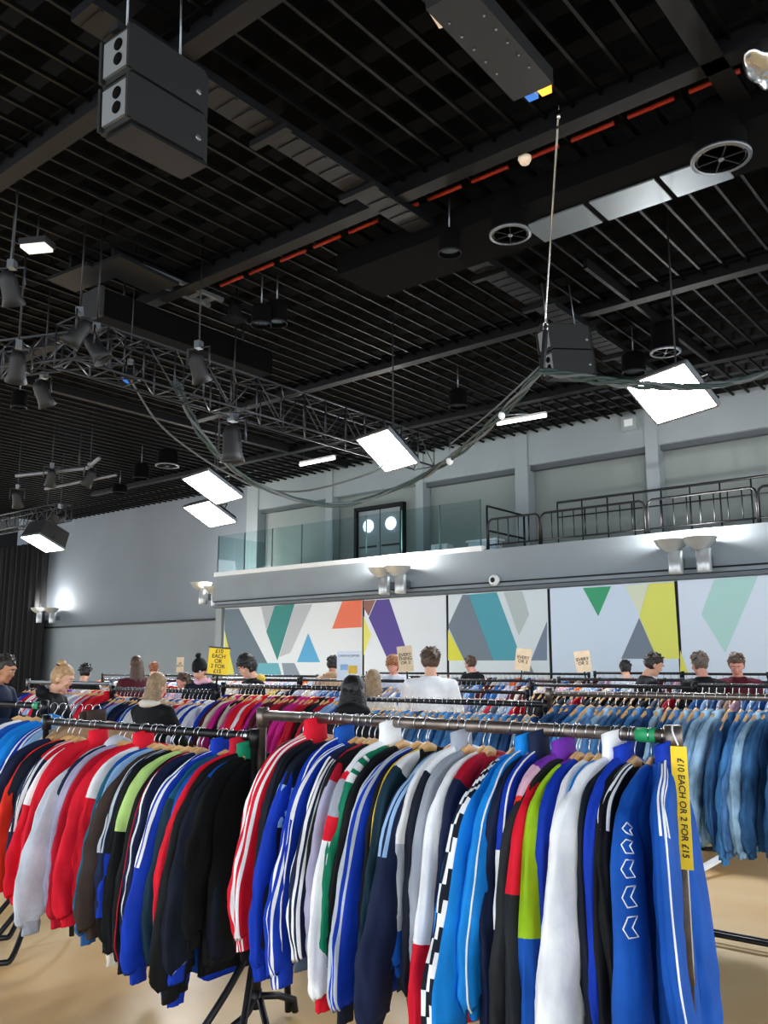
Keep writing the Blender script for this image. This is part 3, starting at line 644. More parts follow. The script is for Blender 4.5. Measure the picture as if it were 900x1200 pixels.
def garment(name, cat, label, sp, x, y, z, rz, rg, group=None, detail=True, mats=None):
    """one hanging jacket: torso, two sleeves, collar, and extras"""
    t = thing(name, label, cat, (x, y, z - (.006 if sp.get('ch') else .024)), rz, group)
    def fin(b, nm, par=t):
        cols = []
        return cols
    def part(nm, fn):
        cols = []
        def idx(c):
            if c not in cols: cols.append(c)
            return cols.index(c)
        r_ = fn(idx); b = r_[0] if isinstance(r_, tuple) else r_
        o = b.build(nm, [c if not isinstance(c, str) else cl(c) for c in cols], t)
        return o, (r_[1] if isinstance(r_, tuple) else None)
    part('torso', lambda ix: make_body(sp, rg, detail, ix))
    o1, S = part('sleeve', lambda ix: make_sleeve(-1, sp, rg, detail, ix))
    part('sleeve', lambda ix: make_sleeve(1, sp, rg, detail, ix))
    if sp.get('ch'): part('collar', lambda ix: make_collar(sp, rg, ix))
    if sp.get('hood'):
        b = MB(); b.ell((.0, .0, -.03), (.045, .10, .085), 16, 10, fn=lambda p: p * (1 + .12 * noise.noise(p * 20))); b.build('hood', cl(sp['hood']), t)
    if sp.get('piping'):
        pts = [S.pt(i * .5, .55, .002) for i in range(int(S.k * .05), int(S.k * 1.8))]
        MB().tube(pts, .0035, 5).build('piping', cl(sp['piping']), t)
    if sp.get('zip'):
        zp = [(sp.get('thick', 1) * .032 + .006, 0, -.02 - .06 * k) for k in range(12)]
        MB().tube(zp, .004, 5).build('zip', M['chrome'], t)
    if sp.get('marks'):
        for q in range(5):
            i0 = S.k * (.40 + .027 * q); b = MB()
            b.tube([S.pt(i0, 1.25, .002), S.pt(i0 + .05, .75, .003), S.pt(i0 + .6, .45, .003), S.pt(i0 + 1.05, .75, .003), S.pt(i0 + 1.0, 1.25, .003), S.pt(i0 + .55, .98, .003), S.pt(i0, 1.25, .002)], .0024, 5)
            b.build('chevron_print', cl('white'), t)
    if sp.get('tagcard'):
        MB().box((.03, -.19, -.46), (.003, .09, .05)).build('paper_tag', M['tag'], t)
    return t

ROW1 = RY[1]; ZR, ZL, ZF = 1.37, 1.28, 1.35
XL0, XL1 = at_y(55, 846, ROW1).x, at_y(299, 862, ROW1).x
XR0, XR1 = at_y(304, 840, ROW1).x, at_y(786, 861, ROW1).x
ZL = (at_y(55, 846, ROW1).z + at_y(299, 862, ROW1).z) / 2; ZR = (at_y(304, 840, ROW1).z + at_y(786, 861, ROW1).z) / 2
rack(XR0, XR1, ROW1 + .02, ZR, 'worn steel clothes rail at front right with green tape near its end', 'steel', .023, True, hub=.15)
rack(XL0, XL1, ROW1, ZL, 'black clothes rail at front left packed with tracksuit jackets', 'tube', .021)
fl_y = ROW1 + .22
pA, pB = at_y(-60, 821, fl_y), at_y(52, 828, fl_y)
rack(pA.x - .3, pB.x, fl_y, (pA.z + pB.z) / 2, 'black clothes rail cut off by the left edge of the picture', 'tube', .021, True)

def S(u, c, desc, **k): k['c'] = c; return (u, desc, k)
RIGHT = [
 S(293, 'black', 'plain black jacket', out=.05, L=1.1),
 S(303, 'red', 'red track jacket with three white shoulder stripes and tall red collar', stripes=(3, 'white', 0, 1, -1), collar='red', ch=.075, L=1.06, out=.09, fat=1.05),
 S(314, 'navy', 'navy jacket with dull grey sleeve stripes', stripes=(3, 'charcoal', 0, .6), sl='dnavy', out=.03),
 S(322, 'royal', 'royal blue jacket with black shoulder panel', seg=[(0, .3, 'black')], L=1.14, out=.1, collar='royal'),
 S(333, 'dnavy', 'dark navy jacket with a pale blue patch on the sleeve', seg=[(.38, .5, 'pale')], L=1.05, out=.06),
 S(341, 'royal', 'bright royal blue jacket with white piping and open collar', piping='white', collar='blue', ch=.05, L=1.08, out=.07),
 S(350, 'royal', 'blue track jacket with two white stripes to the cuff', stripes=(2, 'white', .05, 1, 0), collar='blue', L=1.14, out=.12),
 S(361, 'navy', 'navy track jacket with three broad white sleeve stripes', stripes=(3, 'white', .25, .85, -1), L=1.05, out=.08, seg=[(.85, 1, 'slate')], hem='slate', body='grey'),
 S(374, 'lilac', 'lilac grey jacket with crimson shoulders', seg=[(0, .36, 'crimson')], collar='crimson', L=1.05, out=.05),
 S(383, 'black', 'black jacket squeezed beside the white banded one', L=1.0, out=.02),
 S(392, 'white', 'white jacket with red and grey bands on the sleeve and red cuffs', seg=[(.33, .37, 'red'), (.37, .46, 'grey'), (.46, .50, 'red')], cuff='red', collar='white', ch=.08, L=1.22, out=.10, fat=1.0),
 S(402, 'green', 'green jacket with white stripes across the shoulder', seg=[(.20, .23, 'white'), (.26, .29, 'white'), (.32, .35, 'white')], L=1.0, out=.06),
 S(411, 'black', 'black jacket beside the green one', L=1.08, out=.05, collar='black'),
 S(424, 'royal', 'royal blue track jacket with three silver stripes', stripes=(3, 'silver', 0, .97, -2), L=1.2, out=.12, fat=1.12, cuff='dnavy', collar='red'),
 S(438, 'dteal', 'dark teal jacket with white shoulders', seg=[(0, .26, 'white')], collar='royal', L=1.15, out=.06),
 S(447, 'black', 'black jacket with thin gold piping', piping='yellow', collar='green', L=1.05, out=.03),
 S(459, 'navy', 'navy shiny jacket with pale blue stripes on the upper sleeve', stripes=(2, 'pale', .1, .5, 0), collar='sky', L=1.24, out=.14, fat=1.25),
 S(474, 'lgrey', 'pale grey and white jacket with a red collar', seg=[(0, .5, 'white'), (.7, 1, 'blue')], collar='red', L=.98, out=.03),
 S(486, 'dnavy', 'dark navy jacket with white shoulders', seg=[(0, .3, 'white')], collar='grey', ch=.06, L=1.1, out=.05),
 S(496, 'grey', 'mid grey sweatshirt', L=1.0, out=.04, collar='grey'),
 S(507, 'red', 'red jacket with white upper sleeves', seg=[(0, .62, 'white')], body='red', collar='red', L=1.26, out=.09),
 S(519, 'crimson', 'red and navy jacket beside the striped sky blue sleeve', seg=[(.3, 1, 'navy')], collar='orange', L=1.1, out=.04),
 S(532, 'sky', 'bright sky blue jacket with black and white diagonal sleeve stripes', chev=True, cuff='black', collar='white', L=1.24, out=.20, fat=1.5),
 S(557, 'sky', 'sky blue jacket with a white collar line', piping='white', collar='sky', ch=.06, L=1.05, out=.10, fat=1.25),
 S(572, 'navy', 'navy jacket beside the second sky blue one', L=1.15, out=.04),
 S(586, 'royal', 'royal blue jacket with a white panel below the sleeve', seg=[(.48, .62, 'white'), (.62, 1, 'dnavy')], piping='white', collar='navy', ch=.075, L=1.1, out=.04),
 S(597, 'charcoal', 'black jacket with red upper sleeves', seg=[(.1, .52, 'red'), (0, .1, 'navy')], L=1.22, out=.14, fat=1.25),
 S(611, 'charcoal', 'charcoal jacket with broad plain sleeves', L=1.3, out=.11, fat=1.3, collar='charcoal'),
 S(619, 'orangered', 'orange red jacket with purple striped collar', seg=[(0, .2, 'purple'), (.2, .35, 'palepink')], collar='purple', ch=.05, L=.95, out=.05),
 S(628, 'blue', 'blue jacket with lime green and purple upper sleeves', seg=[(0, .13, 'purple'), (.13, .55, 'lime')], sl='blue', collar='purple', L=1.3, out=.12, fat=1.15),
 S(638, 'royal', 'royal blue jacket beside the lime green shoulder', L=1.2, out=.05, collar='navy'),
 S(646, 'red', 'red jacket with white shoulders', seg=[(0, .45, 'white')], sl='red', collar='crimson', L=1.3, out=.10, body='royal'),
 S(659, 'sky', 'sky blue jacket beside the big white one', L=1.15, out=.05, collar='navy'),
 S(669, 'white', 'big plain white jacket with a tall white collar', collar='white', ch=.085, L=1.34, out=.17, fat=1.45),
 S(684, 'dnavy', 'dark navy jacket right of the big white one', L=1.2, out=.05, collar='dnavy'),
 S(694, 'royal', 'vivid royal blue jacket', L=1.15, out=.05, collar='royal', ch=.045),
 S(703, 'black', 'black jacket with broad plain sleeves', L=1.25, out=.07),
 S(712, 'black', 'black jacket with white shoulder stripes', stripes=(3, 'white', 0, .4, -1), L=1.05, out=.06, collar='white'),
 S(724, 'blue', 'blue jacket with white chevron outlines on the sleeve', marks=True, L=1.34, out=.12, fat=1.35, collar='blue'),
 S(748, 'blue', 'royal blue jacket with white shoulder stripes and white piping, last beside the post', stripes=(3, 'white', .1, .42, 0), piping='white', collar='royal', ch=.06, L=1.32, out=.10, fat=1.2, thick=1.5, zip=True, tagcard=True, rot=.30),
]
LEFT = [
 S(1, 'navy', 'navy jacket at the left end'), S(10, 'orangered', 'orange red jacket with long sleeves', L=1.0, out=.1, collar='red'), S(18, 'dnavy', 'dark navy jacket beside the orange red one'),
 S(27, 'navy', 'navy jacket with white and red shoulder stripes', stripes=(2, 'white', 0, .6, 0), seg=[(0, .3, 'red')], L=1.0), S(36, 'red', 'red jacket with white upper sleeves', seg=[(.0, .18, 'purple'), (.18, .5, 'white')], L=1.02, out=.12, collar='crimson'),
 S(46, 'red', 'plain red jacket beside the pale grey hooded top', L=1.1, out=.09, collar='red', ch=.05), S(61, 'lgrey', 'pale grey hooded sweatshirt with wide sleeves', L=1.15, out=.16, fat=1.35, hood='lgrey', cuff='grey'),
 S(73, 'navy', 'navy jacket right of the grey hooded top', collar='blue'), S(80, 'lilac', 'lilac grey jacket', out=.05, L=1.05), S(87, 'crimson', 'dark crimson jacket', out=.08, L=1.1),
 S(97, 'red', 'bright red sweatshirt with a folded collar', L=1.08, out=.11, fat=1.2, collar='red', ch=.06), S(106, 'white', 'white jacket with red lower sleeves', seg=[(.45, 1, 'red')], out=.05),
 S(113, 'teal', 'teal blue jacket', L=1.14, out=.08, seg=[(0, .3, 'blue'), (.7, 1, 'steelblue')]), S(121, 'pale', 'pale blue jacket', out=.05, collar='pale', L=1.0), S(129, 'brown', 'dark brown sweatshirt', L=1.08, out=.11, fat=1.25, cuff='brown'),
 S(137, 'navy', 'navy jacket with pale blue and white sleeve stripes', stripes=(3, 'silver', 0, .6, -1), out=.07, collar='magenta'), S(145, 'black', 'black jacket with a blue elbow patch', seg=[(.55, .72, 'royal')], out=.06, L=1.15), S(154, 'black', 'black jacket with pale green shoulders', seg=[(0, .5, 'palegreen')], out=.08, L=1.2, cuff='cream', collar='green'),
 S(163, 'black', 'black jacket with red shoulder piping', piping='crimson', out=.08, L=1.22), S(171, 'navy', 'navy jacket with a long white sleeve stripe', stripes=(1, 'white', 0, .8, 0), out=.06, L=1.1),
 S(184, 'royal', 'royal blue jacket with two white shoulder stripes', stripes=(2, 'white', 0, .55, -1), L=1.24, out=.13, fat=1.25, collar='royal', ch=.06), S(196, 'teal', 'dark teal shiny jacket', out=.07, L=1.18, seg=[(.4, 1, 'dteal')], fat=1.1),
 S(205, 'blue', 'blue jacket left of the red sleeve', out=.07, L=1.28, collar='royal'), S(214, 'red', 'red jacket with royal blue body', body='royal', out=.10, L=1.04, collar='crimson', ch=.07),
 S(222, 'royal', 'blue jacket with pale blue piping', piping='pale', seg=[(0, .3, 'blue')], out=.07, L=1.3), S(237, 'black', 'wide black jacket', out=.12, L=1.26, fat=1.4, collar='black'), S(250, 'black', 'black jacket with a dark green collar', collar='green', ch=.05, out=.06, L=1.26),
 S(262, 'dnavy', 'dark navy jacket with bright blue shoulders and pale cuff edge', seg=[(0, .3, 'blue'), (.83, .86, 'silver'), (.86, 1, 'royal')], out=.12, L=1.15, fat=1.2, collar='dnavy'), S(276, 'black', 'black jacket with two thin grey sleeve stripes', stripes=(2, 'silver', .3, 1, 0), out=.09, L=1.2, fat=1.05), S(287, 'black', 'plain black jacket at the right end'),
]
FAR = [S(-40 + i * 10, c, d, out=.1, fat=1.1, L=.9, **k) for i, (c, d, k) in enumerate([('navy', 'navy jacket', {}), ('white', 'white jacket', {}), ('blue', 'blue jacket', {}), ('sky', 'sky blue jacket', {}), ('sky', 'cyan hooded jacket', dict(hood='sky')),
  ('royal', 'royal blue jacket', dict(stripes=(2, 'white', 0, .6))), ('pale', 'pale blue jacket', {}), ('cream', 'cream and blue jacket', dict(collar='pale')), ('tan', 'tan brown coat', dict(collar='brown', ch=.06)), ('tan', 'brown padded coat at the right end', dict(collar='brown', ch=.07))])]
def lab(desc, i, where):
    for tail in (', %s from left on the %s' % (nth(i + 1), where), ', %s on %s' % (nth(i + 1), where), ' on ' + where, ''):
        if len((desc + tail).replace('-', ' ').split()) <= 16: return desc + tail
    return desc
def fill_front(items, y, hr, where, group, u_v=960, x_lim=None):
    rg = random.Random(len(items))
    n = len(items)
    for i, (u, desc, sp) in enumerate(items):
        out = sp.setdefault('out', .06); L = sp.get('L', 1.0)
        p = at_y(u, u_v, y - .262 - out * .6)
        sp['dx'] = sp.get('dx', rg.uniform(-.02, .02) + lerp1([0, 330, 480, 560, 640, 760], [-.03, -.03, -.03, -.02, .03, .06], u)); x = p.x - sp['dx'] * .5
        if x_lim: x = min(max(x, x_lim[0] + .03 + .004 * i), x_lim[1] - .035 - .004 * (n - 1 - i))
        rz = sp.get('rot', rg.uniform(-.10, .12))
        garment('track_jacket' if 'sweat' not in desc and 'hooded' not in desc else 'sweatshirt', 'jacket' if 'sweat' not in desc and 'coat' not in desc else ('coat' if 'coat' in desc else 'sweatshirt'),
                lab(desc, i, where), sp, x, y, hr - HOOK, rz, rg, group)
        hanger(x, y, hr - HOOK, rz, 'pale wooden coat hanger, %s from the left on %s' % (nth(i + 1), where), 'hangers on ' + where)
fill_front(RIGHT, ROW1 + .02, ZR, 'front right rail', 'jackets on the front right rail', x_lim=(XR0, XR1))
fill_front(LEFT, ROW1, ZL, 'front left rail', 'jackets on the front left rail', x_lim=(XL0, XL1))
fill_front(FAR, fl_y, (pA.z + pB.z) / 2, 'far left rail', 'jackets on the far left rail', 900)

# ---- the second row
def simple_variants(n, detail, seed, **kw):
    """n garments as part meshes with one material slot; colours are set per object"""
    res = []; rg = random.Random(seed)
    for i in range(n):
        sp = dict(c='x', out=rg.uniform(.03, .12), dx=rg.uniform(-.05, .02), L=rg.uniform(.86, 1.04), fat=rg.uniform(.95, 1.25), ch=.035, thick=1.15); sp.update(kw)
        ix = lambda c: 0
        parts = [('torso', make_body(sp, rg, detail, ix)), ('sleeve', make_sleeve(-1, sp, rg, detail, ix)[0]), ('sleeve', make_sleeve(1, sp, rg, detail, ix)[0]), ('collar', make_collar(sp, rg, ix))]
        res.append([(nm, b.mesh(nm, M['white'])) for nm, b in parts])
    return res
DETV = simple_variants(9, True, 3, wr=2.2); LOWV = simple_variants(6, False, 5)
# buttons and cuffs make the denim recognisable
dent = []
for parts in DETV:
    dent.append(parts)
def merged(parts):
    v = []; f = []
    for nm, me in parts:
        o = len(v); v += [tuple(x.co) for x in me.vertices]; f += [tuple(o + i for i in p.vertices) for p in me.polygons]
    me = bpy.data.meshes.new('garment'); me.from_pydata(v, [], f); me.materials.append(M['white'])
    for p in me.polygons: p.use_smooth = True
    return me
LOWM = [merged(p) for p in LOWV]
def slotmat(o, m):
    o.material_slots[0].link = 'OBJECT'; o.material_slots[0].material = m
FARH = []
def fill_row(xa, xb, y, hr, where, pal, kind, cat, rg, step=.056, mode='parts', group=None):
    x = xa + .06; i = 1
    while x < xb - .05:
        c, cn = pal[rg.randrange(len(pal))] if not callable(pal) else pal(i)
        rz = rg.uniform(-.16, .16); z = hr - HOOK - .042 - rg.uniform(0, .014)
        label = '%s %s, %s from the left on %s' % (cn, kind.replace('_', ' '), nth(i), where)
        if mode == 'parts':
            t = thing(kind, label, cat, (x, y, z), rz, group or 'clothes on ' + where)
            for nm, me in DETV[rg.randrange(len(DETV))]:
                slotmat(link(nm, me, t), c)
        else:
            o = link(kind, LOWM[rg.randrange(len(LOWM))], None, (x, y, z)); o.rotation_euler = (0, 0, rz); slotmat(o, c); tag(o, label, cat, group or 'clothes on ' + where)
        if y < 7: hanger(x, y, hr - HOOK, rz, 'pale wooden coat hanger, %s from left on %s' % (nth(i), where), 'hangers on ' + where, mode == 'parts')
        else: FARH.append((x, y, hr - HOOK, rz))
        x += step * rg.uniform(.8, 1.2); i += 1
def P(*names): return [(cl(n), {'dnavy': 'dark navy', 'palepink': 'pale pink', 'lgrey': 'pale grey', 'steelblue': 'steel blue', 'pale': 'pale blue', 'sky': 'sky blue'}.get(n, n)) for n in names]
DP = list(zip(DEN, DENN))
rg2 = random.Random(21)
def railpx(a, b, y): p, q = at_y(*a, y), at_y(*b, y); return p.x, q.x, (p.z + q.z) / 2
R2Y = RY[2]
xa, xb, h = railpx((643, 812), (900, 818), R2Y); xb += .55
rack(xa, xb, R2Y, h, 'brown steel clothes rail of denim jackets at right', 'steel', .02)
fill_row(xa, xb, R2Y, h, 'the right denim rail', DP, 'denim_jacket', 'jacket', rg2, .060)
BASE = MB(); BASE.tube([(xa, 0, .05), (xb + .4, 0, .05)], .016, 8); BASE.tube([(xa, .06, .05), (xb + .4, .06, .05)], .012, 8)
o = BASE.build('base_bar', M['tube'], None, (0, R2Y - .05, 0)); o.parent = bpy.data.objects['clothes_rail.003']; o.matrix_parent_inverse = o.parent.matrix_basis.inverted()
xa, xb, h = railpx((425, 819), (640, 826), R2Y)
rack(xa, xb, R2Y, h, 'black clothes rail of blue denim shirts behind the worn steel rail', 'tube', .02)
fill_row(xa, xb, R2Y, h, 'the middle denim rail', DP, 'denim_shirt', 'shirt', rg2, .058)
xa, xb, h = railpx((262, 803), (420, 808), R2Y)
rack(xa, xb, R2Y, h, 'black clothes rail in front of the curly haired man', 'tube', .019)
fill_row(xa, xb, R2Y, h, 'the rail before the curly haired man', P('red', 'navy', 'pink', 'cream', 'black', 'crimson', 'pale', 'royal', 'magenta', 'white', 'maroon', 'purple'), 'fleece_jacket', 'jacket', rg2, .058)
xa, xb, h = railpx((133, 807), (255, 812), R2Y)
rack(xa, xb, R2Y, h, 'dark clothes rail behind the long blonde hair', 'tube', .019)
fill_row(xa, xb, R2Y, h, 'the rail behind the blonde woman', P('royal', 'lilac', 'pale', 'navy', 'palepink', 'steelblue', 'purple', 'white', 'crimson', 'blue'), 'fleece_jacket', 'jacket', rg2, .062)
xa, xb, h = railpx((33, 799), (131, 801), R2Y)
rack(xa, xb, R2Y, h, 'pale topped clothes rail behind the woman with a hair bun', 'alu', .019)
fill_row(xa, xb, R2Y, h, 'the rail behind the hair bun', P('pink', 'crimson', 'royal', 'white', 'magenta', 'lilac', 'pale', 'navy', 'grey', 'red'), 'fleece_jacket', 'jacket', rg2, .062, 'one')
# ---- third row
R3Y = RY[3]
third = [(railpx((623, 803), (813, 805), R3Y), 'black rail right of the white t-shirt', P('black', 'charcoal', 'dnavy', 'slate', 'crimson', 'charcoal', 'black')),
         (railpx((500, 809), (618, 812), R3Y), 'rail beside the white t-shirt', P('pale', 'slate', 'crimson', 'lgrey', 'steelblue', 'lilac', 'red')),
         (railpx((353, 796), (480, 799), R3Y), 'rail below the blue poster', P('pale', 'lgrey', 'tan', 'cream', 'steelblue', 'white', 'lilac')),
         (railpx((240, 796), (350, 797), R3Y), 'rail left of the blue poster', P('tan', 'cream', 'yellow', 'brown', 'lilac', 'navy')),
         (railpx((120, 797), (236, 798), R3Y), 'rail behind the beanie hat', P('crimson', 'palepink', 'grey', 'slate', 'lilac', 'white')),
         (railpx((815, 802), (960, 806), R3Y), 'rail behind the right denim rail', P('lilac', 'palepink', 'orange', 'pale', 'cream', 'steelblue', 'tan'))]
for (xa, xb, h), w_, pal in third:
    rack(xa, xb, R3Y, h, 'third-row clothes rail, the ' + w_, 'tube', .019)
    fill_row(xa, xb, R3Y, h, 'the ' + w_, pal, 'shirt', 'shirt', rg2, .072, 'one')
# ---- fourth and fifth rows: crowded shirts too small to pick apart
SB = MB(); SCOLS = []
def stuff_row(xa, xb, y, h, label, pal, rg, step):
    for c, _ in pal + [(M['wood'], '')]:
        if c not in SCOLS: SCOLS.append(c)
    x = xa + .06; wi = SCOLS.index(M['wood'])
    src = [([tuple(v.co) for v in m.vertices], [tuple(p.vertices) for p in m.polygons]) for m in LOWM[:4]]
    hv = ([tuple(v.co) for v in HM.vertices], [tuple(p.vertices) for p in HM.polygons])
    while x < xb - .05:
        v, f = src[rg.randrange(4)]; a = rg.uniform(-.15, .15); ca, sa = math.cos(a), math.sin(a); dz = h - HOOK - .04
        SB.add([(x + p[0] * ca - p[1] * sa, y + p[0] * sa + p[1] * ca, p[2] + dz) for p in v], f, SCOLS.index(pal[rg.randrange(len(pal))][0]), True)
        FARH.append((x, y, h - HOOK, a))
        x += step * rg.uniform(.8, 1.2)
R4Y, R5Y = RY[4], RY[5]
mix1 = P('lilac', 'pale', 'steelblue', 'palepink', 'orange', 'cream', 'slate', 'maroon', 'lgrey')
for k, ((ua, va), (ub, vb), l) in enumerate([((810, 799), (905, 800), 'at the right edge under the two men'), ((655, 796), (800, 797), 'below the man in the grey backpack'), ((520, 797), (650, 798), 'under the man in dark clothes'), ((380, 792), (512, 794), 'behind the ginger curls'), ((250, 792), (372, 792), 'far behind the curly haired man'), ((120, 791), (240, 792), 'far behind the beanie hat')]):
    xa, xb, h = railpx((ua, va), (ub, vb), R4Y)
    rack(xa, xb, R4Y, h, 'fourth-row clothes rail ' + l, 'tube', .02)
    stuff_row(xa, xb, R4Y, h, 'crowded row of mixed shirts ' + l, mix1, rg2, .085)
for k, ((ua, va), (ub, vb), l) in enumerate([((697, 788), (800, 790), 'close to the yellow mural triangle'), ((800, 790), (900, 790), 'close to the pale green mural shape'), ((560, 790), (690, 789), 'close to the teal mural band'), ((430, 789), (545, 789), 'close to the purple mural band')]):
    xa, xb, h = railpx((ua, va), (ub, vb), R5Y)
    rack(xa, xb, R5Y, h, 'fifth-row clothes rail ' + l, 'tube', .02)
    stuff_row(xa, xb, R5Y, h, 'row of mixed shirts ' + l, mix1, rg2, .1)
o = SB.build('hanging_shirts', SCOLS); o['kind'] = 'stuff'; tag(o, 'crowded rows of mixed shirts on the two farthest rails below the mural', 'clothes')
b = MB(); hv = ([tuple(v.co) for v in HM.vertices], [tuple(q.vertices) for q in HM.polygons])
for (x, y, z, a) in FARH:
    ca, sa = math.cos(a), math.sin(a); b.add([(x + q[0] * ca - q[1] * sa, y + q[0] * sa + q[1] * ca, q[2] + z) for q in hv[0]], hv[1], 0, True); b.tube([(x, y, z - .01), (x, y, z + .02), (x, y + .022, z + .06), (x, y + .01, z + .095), (x, y - .02, z + .09)], .0035, 4, 1)
o = b.build('coat_hangers', [M['wood'], M['chrome']]); o['kind'] = 'stuff'; tag(o, 'wooden hangers crowding the far rails behind the second row', 'hangers')
t = thing('floor_bar', 'white flat bar lying on the floor under the right denim rail', 'bar', (0, 0, 0))
MB().bar(at_z(812, 1024, .05), at_z(880, 985, .18), .05, .03).build('bar_body', M['white'], t)

# ------------------------------------------------------------------ signs
def text(body, size, m, parent, loc, rot, name='lettering', shear=0):
    c = bpy.data.curves.new(name, 'FONT'); c.body = body; c.size = size; c.align_x = 'CENTER'; c.align_y = 'CENTER'; c.extrude = .0008; c.space_line = .9; c.shear = shear; c.materials.append(m); c.offset = size * .012
    tmp = bpy.data.objects.new('tmp', c); me = bpy.data.meshes.new_from_object(tmp); bpy.data.objects.remove(tmp); bpy.data.curves.remove(c)
    o = bpy.data.objects.new(name, me); COL.objects.link(o); o.parent = parent; o.location = loc; o.rotation_euler = rot; return o
def sign(u, v, y, wd, ht, m, body, size, label, rz=-.6, tilt=0, pole_to=None, ink='ink'):
    p = at_y(u, v, y); t = thing('price_sign', label, 'sign', p, rz); t.rotation_euler = (0, tilt, rz)
    MB().box((0, 0, 0), (wd, .008, ht)).build('card', M[m], t)
    text(body, size, M[ink], t, (0, -.006, 0), (PI / 2, 0, 0))
    MB().tube([(0, .012, ht * .3), (0, .012, -(p.z - (pole_to or 1.38)))], .01, 6).build('pole', M['rail'], t)
    return t
R2H = railpx((262, 803), (420, 808), R2Y)[2]
t = sign(256, 775, R2Y - .02, .20, .245, 'paper', '£10\nEACH\nOR\n2 FOR\n£15', .052, 'yellow price sign with black handwriting beside the curly haired man', .55, .08)
b = MB(); b.box((0, 0, .128), (.21, .02, .014)); b.box((0, 0, -.128), (.21, .02, .014)); b.build('clip_strip', M['rail'], t)
sign(475, 772, R3Y - .03, .18, .30, 'card', 'EVERY\nTHING\nOR 2', .052, 'pale cardboard price sign beside the ginger curls', .5, -.1)
sign(613, 773, R4Y, .22, .31, 'card', 'EVERY\nOR 2', .062, 'tilted tan cardboard sign in front of the teal mural band', .5, .14)
sign(683, 775, R4Y, .21, .28, 'card', 'EVERY\nOR 2', .06, 'tan cardboard sign in front of the pale mural panel', .5, -.12)
sign(211, 779, R3Y, .11, .22, 'card', '£8\nEACH', .04, 'small tan cardboard sign left of the beanie hat', .5, 0)
t = sign(409, 780, R3Y - .03, .31, .36, 'poster', 'CARDS ACCEPTED', .032, 'pale blue poster with a card drawing above the black haired woman', .5, 0)
for ch in t.children:
    if ch.name.startswith('lettering'): ch.location = (0, -.006, .12)
MB().box((-.06, -.006, -.02), (.10, .004, .07)).build('printed_card', cl('pale'), t); MB().box((.05, -.006, -.05), (.11, .004, .10)).build('printed_card', cl('yellow'), t)
# the long yellow card on the front right post
pt = at_y(799, 946, ROW1 - .035); t = thing('price_sign', 'long yellow price card with sideways handwriting tied to the front right post', 'sign', pt, .25); t.rotation_euler = (0, .0, .22)
MB().box((0, 0, 0), (.05, .004, .375)).build('card', M['paper'], t); text('£10 EACH OR 2 FOR £15', .028, M['ink'], t, (.004, -.004, .0), (PI / 2, PI / 2, 0), shear=.1)
b = MB()
b.tube(catmull([(-.0, 0, .19), (-.015, .0, .23), (-.02, .03, .25)], 4), .003, 5); b.build('string', M['tag'], t)

# ================================================================== PEOPLE
SKIN = {'pale': mat('skin_pale', '#d9a68c', .55, 0, .1, 80, .05, 20), 'mid': mat('skin_mid', '#b98363', .55, 0, .1, 80, .05, 20), 'rosy': mat('skin_rosy', '#cf9280', .55, 0, .1, 80, .05, 20)}
HAIR = {k: mat('hair_' + k, c, .5, 0, .6, 70, .3, 30) for k, c in dict(black='#0f0d0d', dark='#241a15', brown='#4a3425', auburn='#7a4526', ginger='#8a5530', blonde='#b08c62', dirty='#8d7355', grey='#5d5148').items()}
LIP = mat('lips', '#a85a50', .5); EYE = mat('eye_white', '#e6e2da', .3); IRIS = mat('iris_dark', '#241a12', .2)
def voxel(o, size, smooth=4):
    m = o.modifiers.new('merge', 'REMESH'); m.mode = 'VOXEL'; m.voxel_size = size; m.use_smooth_shade = True
    s_ = o.modifiers.new('smooth', 'SMOOTH'); s_.factor = .5; s_.iterations = smooth
